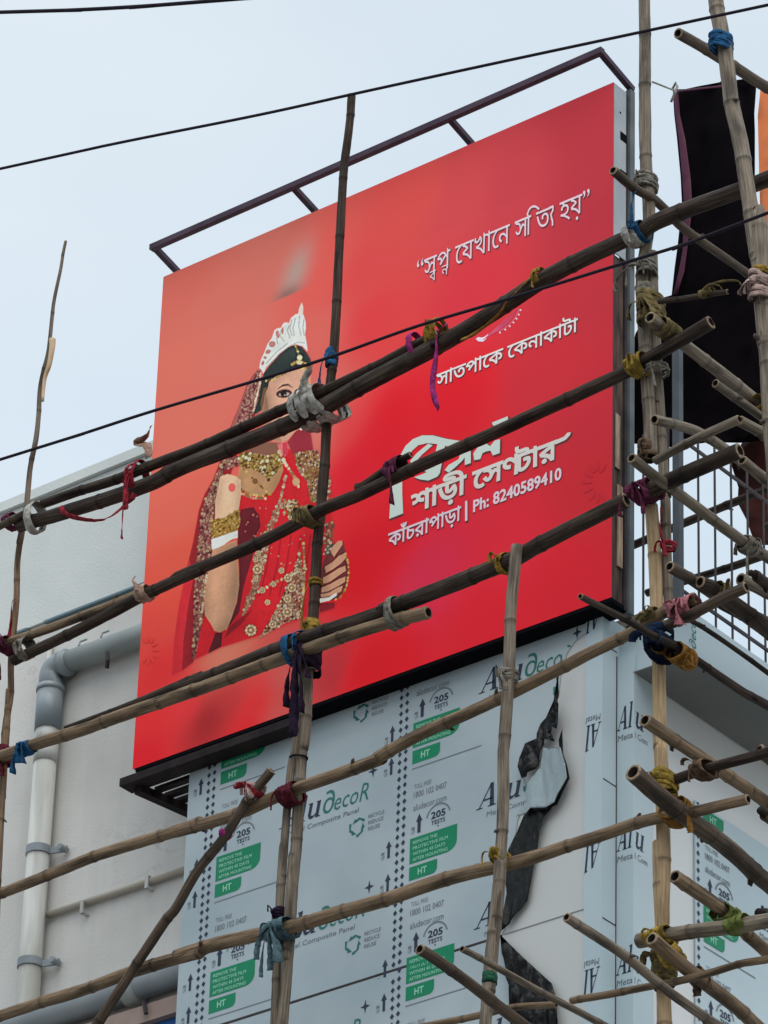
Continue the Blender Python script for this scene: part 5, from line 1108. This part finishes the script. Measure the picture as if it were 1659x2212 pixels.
# middle
tie('thick white cloth knot where the topmost ledgers cross the dark middle upright', T('M1', 1135, 1245), XD, .118, .125, 6, 'white', .03, [(.06, .10, -.03, .04), (.02, .06, .0, .03)], True, .4, 12)
tie('blue strip on the dark middle upright just under the lower cable', T('M1', 1280, 880, VY), 'z', .03, .03, 3, 'blue', .03, [(-.03, -.14, .03, .022)], False, .2, 13)
tie('yellow and white cloth tie joining the second ledger to the middle upright', T('M2', 1090, 130), XD, .05, .07, 4, 'olive', .02, [(.0, -.05, .03, .02)], True, .4, 14)
tie('thin orange cord round the middle upright halfway to the third ledger', T('M2', 1150, 680, VY), 'z', .031, .031, 2, 'gold', .014, [(-.03, -.2, .2, .012)], False, .25, 15)
tie('mustard cloth wrap on the middle upright just above the third ledgers', T('M2', 1120, 1035, VY - .01), 'z', .036, .036, 3, 'yellow', .022, [], True, .2, 16)
tie('bright blue strap pair round both third ledgers left of the middle upright', T('M2', 940, 1225), XD, .1, .07, 2, 'blue', .02, [], False, .2, 17)
tie('blue strap over the third ledger at the middle upright', T('M2', 1045, 1150), XD, .055, .058, 1, 'blue', .02, [(.0, -.06, .03, .02)], False, .3, 18)
tie('dark violet rags bound round the middle upright below the third ledgers', T('M2', 1090, 1260, VY - .02), 'z', .052, .075, 6, 'violet', .03, [(-.05, -.2, .12, .04), (.04, -.22, .16, .05), (.0, -.3, .2, .045), (.07, -.14, .06, .035)], True, .3, 19)
tie('black string round the paired upright at the lower edge of the billboard', T('M2', 1010, 2110, VY - .01), 'z', .052, .036, 1, 'black', .008, [], False, .25, 20)
tie('dark red wrapping joining the paired upright to the first ledger below the billboard', T('M3', 935, 335), XD, .05, .06, 5, 'maroon', .02, [], True, .3, 21)
tie('pink and white cloth near the top of the leaning brace', T('M3', 655, 300, HY - .05), (.62, 0, .78), .032, .045, 3, 'palepink', .022, [(.03, -.06, .02, .03)], True, .3, 22)
tie('crimson ribbon round the top of the leaning brace', T('M3', 648, 315, HY - .055), (.62, 0, .78), .036, .049, 2, 'red', .016, [(-.06, .02, -.01, .03)], True, .2, 23)
tie('magenta tape on the leaning brace', T('M3', 408, 665, HY - .06), (.6, 0, .8), .0265, .0265, 2, 'magenta', .018, [], False, .05, 24)
tie('faded teal rags binding the lower ledger to the paired upright', T('M3', 850, 1440), XD, .047, .07, 7, 'teal', .022, [(-.06, -.1, .06, .03), (.06, -.12, .09, .05), (.02, -.14, .1, .03), (-.03, -.2, .06, .02)], True, .35, 25)
tie('dark purple cord on the slimmer paired bamboo above the teal rags', T('M3', 845, 1310, VY - .03), 'z', .026, .026, 3, 'violet', .016, [], True, .3, 26)
# red-print side
tie('magenta ribbon round the topmost ledgers over the red print', T('T7', 355, 145), XD, .1, .07, 1, 'magenta', .026, [], False, .1, 27)
tie('yellow cloth knot on the topmost ledger with a purple-pink streamer beside it', T('T7', 490, 60), XD, .09, .07, 3, 'gold', .018, [(.03, -.05, .02, .03)], True, .35, 28)
mb = MB(); ribbon(mb, [T('T7', 560, -10, HY - .05), T('T7', 500, 60, HY - .055), T('T7', 490, 200, HY - .05), T('T7', 465, 380, HY - .05), T('T7', 475, 470, HY - .05), T('T7', 505, 560, HY - .05)], .03, random.Random(29))
tag(mb.build('ribbon', cloth('magenta', CC['magenta']), None, True), 'purple-pink streamer hanging from the topmost ledger over the red print', 'ribbon')
tie('yellow strap looped over the topmost ledger right of the quoted line', T('T8', 1100, 800), XD, .054, .048, 1, 'gold', .028, [(.0, -.07, .03, .02)], False, .1, 30)
mb = MB(); ribbon(mb, [T('T8', 1090, 730, HY - .04), T('T8', 940, 880, HY - .05), T('T8', 840, 980, HY - .05), T('T8', 760, 1100, HY - .045), T('T7', 740, 60, HY - .04), T('T7', 650, 100, HY - .04)], .016, random.Random(31))
tag(mb.build('cord', cloth('orange', CC['orange']), None, True), 'orange cord slack along the topmost ledger over the red print', 'cord')
tie('purple rag round the second ledger left of the big shop name', T('T7', 215, 960), XD, .056, .053, 4, 'purple', .022, [(.04, -.14, .1, .045)], True, .3, 32)
tie('white rope round the third ledgers left of the pale split upright', T('C5', 155, 915), XD, .092, .07, 4, 'grey', .014, [], False, .25, 33)
tie('yellow cloth where the third ledger meets the pale split upright', T('C5', 1060, 520), XD, .052, .045, 2, 'gold', .024, [(.0, -.04, .02, .025)], True, .4, 34)
tie('grey rope on the pale split upright at the first ledger below the billboard', T('C5', 1090, 1450, HY - .05), 'z', .036, .05, 5, 'grey', .014, [(.03, -.08, .03, .025)], True, .3, 35)
tie('mustard cloth tie on the pale split upright at the lower ledger', T('C6', 1020, 855, HY - .04), 'z', .036, .055, 4, 'yellow', .016, [(.05, -.02, .02, .03)], True, .45, 36)
tie('dark green tape low on the pale split upright', T('C6', 938, 1840, HY - .06), 'z', .0305, .0305, 2, 'dgreen', .024, [], False, .05, 37)
# corner and right side
tie('grey rope lashing high on the corner upright beside the billboard', T('R1', 670, 1290, VY), 'z', .044, .06, 7, 'grey', .014, [], True, .22, 41)
tie('blue and white cloth where the topmost ledger meets the corner upright', T('R1', 560, 1720), XD, .055, .062, 3, 'white', .02, [(.03, -.06, .02, .03)], False, .25, 42)
tie('blue cloth strip on the topmost ledger at the corner upright', T('R1', 610, 1690), XD, .052, .062, 2, 'blue', .024, [(.02, .16, -.05, .03)], True, .3, 43)
tie('blue lashing high on the leaning right upright', T('R1', 1275, 150, -.79), 'z', .048, .07, 5, 'blue', .018, [], False, .22, 44)
tie('grey rag bow on the corner upright below the topmost ledger', T('R2', 670, 150, VY), 'z', .044, .05, 4, 'grey', .018, [(-.12, -.06, .06, .035), (-.06, -.02, .1, .03), (.07, -.03, .02, .02)], True, .3, 45)
tie('beige cloth wrap on the corner upright above the olive joint', T('R2', 655, 335, VY), 'z', .042, .046, 2, 'grey', .026, [], False, .3, 46)
tie('large olive cloth joint bulging on the corner upright', T('R2', 705, 500, VY - .02), 'z', .056, .085, 7, 'olive', .026, [(.09, -.09, .02, .06), (.04, -.05, .04, .05), (-.06, -.02, .06, .04)], True, .4, 47)
tie('olive wrap on the slanting bamboo below the olive joint', TX('R2', 830, 650, .8), (0, 1, 0), .04, .045, 5, 'olive', .026, [], False, .3, 48)
tie('yellow cloth wrapping on the second ledger at the corner upright', T('R2', 590, 945), XD, .052, .062, 5, 'yellow', .018, [], True, .3, 49)
tie('grey rope ends on the corner upright under the second ledger', T('R2', 745, 975, VY - .02), 'z', .062, .06, 3, 'grey', .014, [(.03, -.09, .06, .02)], False, .4, 50)
tie('purple and pink cloth where the third ledger meets the corner upright', T('R2', 640, 1970, HY - .02), XD, .052, .07, 6, 'purple', .022, [(.07, -.06, .04, .03), (-.07, -.08, .07, .03), (.05, -.1, .08, .02)], True, .35, 51)
tie('red strands hanging on the corner upright below the purple cloth', T('R3', 845, 370, VY - .03), 'z', .034, .034, 2, 'red', .016, [(.0, .12, -.06, .015), (.02, -.05, .04, .02)], True, .3, 52)
tie('beige strap on the corner upright under the shop name', T('R2', 680, 1640, VY), 'z', .046, .05, 4, 'brown', .022, [], True, .25, 53)
tie('pink rag knotted over the crosspieces at the corner', T('R3', 965, 900, HY - .03), XD, .06, .055, 4, 'pink', .03, [(.03, -.09, .03, .06), (-.02, -.04, .03, .05)], True, .4, 54)
tie('pale yellow cloth on the first ledger below the billboard at the corner upright', T('R3', 710, 955), XD, .036, .045, 3, 'olive', .02, [], True, .3, 55)
tie('dark blue and black rags at the corner upright under the billboard corner', T('R3', 770, 1165, HY - .03), 'z', .06, .085, 4, 'darkblue', .03, [(.08, -.04, .03, .05), (-.07, .0, .02, .04)], True, .45, 56)
tie('yellow cloth edge round the pale corner upright under the dark rags', T('R3', 760, 1270, VY), 'z', .046, .055, 2, 'yellow', .02, [(.02, -.02, .02, .03)], False, .4, 57)
tie('orange knotted cloth on the long dark bamboo under the pale blue band', TX('R3', 950, 1270), (0, 1, 0), .05, .045, 4, 'orange', .03, [(.02, -.06, .02, .04), (-.03, -.05, .02, .035)], True, .4, 58)
tie('yellow string on the dark bamboo stubs at the grille', TX('R3', 1270, 740, .92), (0, 1, 0), .036, .036, 3, 'olive', .014, [(.02, .02, .06, .02)], True, .3, 59)
tie('yellow wrap tying the slanting bamboos at the right edge', TX('R2', 1620, 1290, .84), (0, 1, 0), .05, .05, 4, 'gold', .03, [(.0, -.12, .1, .06), (.03, -.08, .06, .05)], True, .4, 60)
tie('pale pink cloth lashing on the leaning right upright', T('R2', 1590, 310, -.80), 'z', .05, .06, 6, 'palepink', .022, [(-.06, -.04, .02, .04)], True, .4, 61)
tie('yellow band just above the pink lashing on the leaning right upright', T('R2', 1600, 185, -.78), 'z', .042, .042, 2, 'gold', .018, [], False, .1, 62)
tie('pale yellow tie with string ends on the thin stick before the banner', T('R2', 1160, 345, HY - .05), (.94, 0, .1), .018, .018, 3, 'olive', .02, [(.1, -.03, .02, .012), (.2, -.04, .03, .012)], False, .2, 63)
tie('grey rope knot on the bamboo over the grille at the right', TX('R3', 1490, 370, .80), (0, 1, 0), .04, .04, 5, 'grey', .018, [(-.1, .02, .05, .02), (-.04, -.06, .12, .012)], True, .3, 64)
tie('brown rope holding the dark crosspiece to the hollow-ended bamboo', T('R4', 1135, 130, HY - .03), (.94, 0, .1), .042, .06, 5, 'brown', .014, [(-.06, .03, .02, .02)], True, .3, 65)
tie('yellow cloth over the dark crosspiece at the lower corner upright', T('R4', 815, 240, HY - .04), 'z', .05, .075, 3, 'yellow', .022, [], True, .4, 66)
tie('rusty orange lashing on the very thick bamboo butt', TX('R4', 905, 470), (0, .9, -.3), .062, .07, 8, 'orange', .012, [(-.06, -.04, .05, .01), (.0, -.1, .03, .03)], False, .4, 67)
tie('olive green wrapping on the blunt sawn bamboo and crosspiece', TX('R4', 1310, 1320, .84), (0, 1, 0), .042, .05, 5, 'green', .018, [], True, .35, 68)
tie('green band round the short thick crosspiece at the right', T('R4', 1420, 1400, HY - .05), (.94, 0, .05), .038, .038, 4, 'green', .026, [], False, .2, 69)
tie('yellow cloth knot at the sawn end of the short thick crosspiece', T('R4', 790, 1500, HY - .06), (.94, 0, .05), .042, .06, 4, 'yellow', .024, [(.02, -.05, .02, .03)], True, .4, 70)
tie('mustard and brown wrapping on the lower corner upright beneath the crosspiece', T('R4', 810, 1720, VY), 'z', .05, .06, 7, 'olive', .03, [(-.06, .02, .04, .03)], False, .25, 71)
tie('yellow wrap on the olive wrapped bamboo below the crosspiece', TX('R4', 860, 1640), (0, .8, -.45), .044, .046, 4, 'yellow', .026, [], False, .25, 72)
tie('pale rag with a torn tail on the bamboo at the bottom right', TX('R4', 1090, 1830), (0, .9, -.3), .038, .038, 3, 'brown', .022, [(-.04, -.05, .04, .04)], True, .3, 73)

# ------------------------------------------------------------------ banner, rope, grille, cables
BY = 1.2
def hang(name, px, m_, y0, parent, seed, step=.05, amp=.05): return crumple(name, [at(k, a, c, 'y', y0) for k, a, c in px], y0, amp*1.6, m_, parent, seed, step, None, 5, .5)
bn = thing('black_banner', 'black banner cloth with an orange front hung behind the right scaffold', 'banner')
hang('black_back', [('R1', 905, 545), ('R1', 1000, 535), ('R1', 1290, 498), ('R1', 1620, 470), ('R1', 1590, 760), ('R1', 1600, 1400), ('R1', 1620, 1800), ('R2', 1700, 400), ('R2', 1720, 1200), ('R2', 1660, 1560), ('R2', 1480, 1610), ('R2', 1200, 1590), ('R2', 900, 1640), ('R2', 540, 1590), ('R2', 550, 900), ('R2', 600, 700), ('R2', 760, 420), ('R2', 885, 380), ('R1', 945, 2020), ('R1', 975, 1850), ('R1', 998, 1500), ('R1', 985, 1270), ('R1', 950, 950), ('R1', 920, 750)], noisy('banner_black', (.002, .0015, .0022), (.006, .0045, .0055), 3, .95, spec=.02), BY, bn, 81)
hang('purple_hem', [('R1', 900, 545), ('R1', 1290, 497), ('R1', 1290, 515), ('R1', 940, 560), ('R1', 955, 750), ('R1', 1000, 950), ('R1', 1040, 1270), ('R1', 1052, 1500), ('R1', 1010, 1850), ('R1', 985, 2020), ('R1', 930, 2211), ('R1', 895, 2211), ('R1', 945, 2020), ('R1', 972, 1850), ('R1', 994, 1500), ('R1', 980, 1270), ('R1', 945, 950), ('R1', 915, 750)], mat('banner_hem', (.075, .01, .035), .7), BY - .06, bn, 82, .04, .02)
hang('orange_front', [('R1', 1622, 470), ('R1', 1900, 560), ('R1', 1900, 2000), ('R2', 1730, 400), ('R1', 1625, 1800), ('R1', 1603, 1400), ('R1', 1593, 760)], mat('banner_orange', (.75, .19, .05), .6), BY - .06, bn, 83, .05, .03)
hang('red_lining', [('R2', 1480, 1560), ('R2', 1800, 1500), ('R3', 1800, 400), ('R3', 1560, 370), ('R3', 1510, 180), ('R3', 1420, 30), ('R2', 1430, 1950), ('R2', 1380, 1750)], noisy('banner_red', (.018, .004, .005), (.09, .018, .012), 5, .8), BY + .15, bn, 84, .06, .06)
b = MB(); b.tube([T('R1', 715, 465, VY - .03), T('R1', 870, 525, .3), T('R1', 905, 545, BY - .01)], .005, 6)
p = T('R1', 880, 520, .34)
b.tube([p, p + Vector((.02, 0, .03)), p + Vector((.03, 0, .0)), p + Vector((-.01, 0, -.08))], .007, 6); tag(b.build('rope', cloth('white', CC['white']), None, True), 'knotted white cord from the corner upright to the black banner', 'rope')
gr = thing('window_grille', 'black barred grille standing on the roof edge above the pale blue band', 'grille')
GXp = .22
for i in range(16):
    y_ = at('R3', 1090, 100, 'x', GXp).y + (i - 1)*.1415
    if y_ < .24: continue
    b = MB(); b.tube([(GXp, y_, -.07), (GXp, y_, 1.05)], .006, 6); b.build('bar', M_steel, gr)
for k_ in range(2):
    x_ = at('R3', 640, 300, 'y', .26).x + .15*k_; b = MB(); b.tube([(x_, .26, -.07), (x_, .26, 1.05)], .006, 6); b.build('bar', M_steel, gr)
b = MB()
for z_ in (-.02, .09): b.bar((GXp, .26, z_), (GXp, 2.6, z_), .012, .016)
b.bar((GXp, .26, .95), (GXp, 2.6, .95), .012, .016); b.bar((-.1, .26, -.02), (GXp, .26, -.02), .012, .016)
b.build('rail', M_steel, gr)
b = MB(); q = at('R3', 925, 300, 'x', .30); b.box((q.x - .02, q.y - .018, -.06), (q.x + .02, q.y + .018, 1.42)); tag(b.build('steel_post', noisy('post_grey', (.05, .06, .07), (.09, .10, .115), 5, .5)), 'grey steel post beside the second corner bamboo before the grille', 'post')
# cables over the street
def cable(label, L_, y_, r_, e0, e1):
    b_ = MB(); b_.tube(smooth_path(more(PV(L_, y_), e0, e1), 10), r_, 8); return tag(b_.build('cable', M_cable, None, True), label, 'cable', 'overhead cables')
cable('thick overhead cable cutting the top left corner of the sky', [('D', -20, 27), ('D', 150, 22), ('D', 330, 12), ('D', 560, -6)], -4.0, .0088, 6, 8)
cable('overhead cable passing across the sky over the top of the billboard', [('D', -20, 369), ('D', 250, 310), ('D', 560, 248), ('D', 800, 195), ('D', 1100, 130), ('D', 1400, 66), ('D', 1690, 4)], -3.0, .0068, 6, 6)
cable('black overhead cable running low in front of the bride and the scaffold', [('D', -20, 999), ('D', 160, 943), ('D', 330, 888), ('D', 560, 820), ('D', 720, 769), ('D', 900, 705), ('D', 1100, 645), ('D', 1368, 562), ('D', 1500, 520), ('D', 1690, 448)], -1.6, .0078, 6, 6)
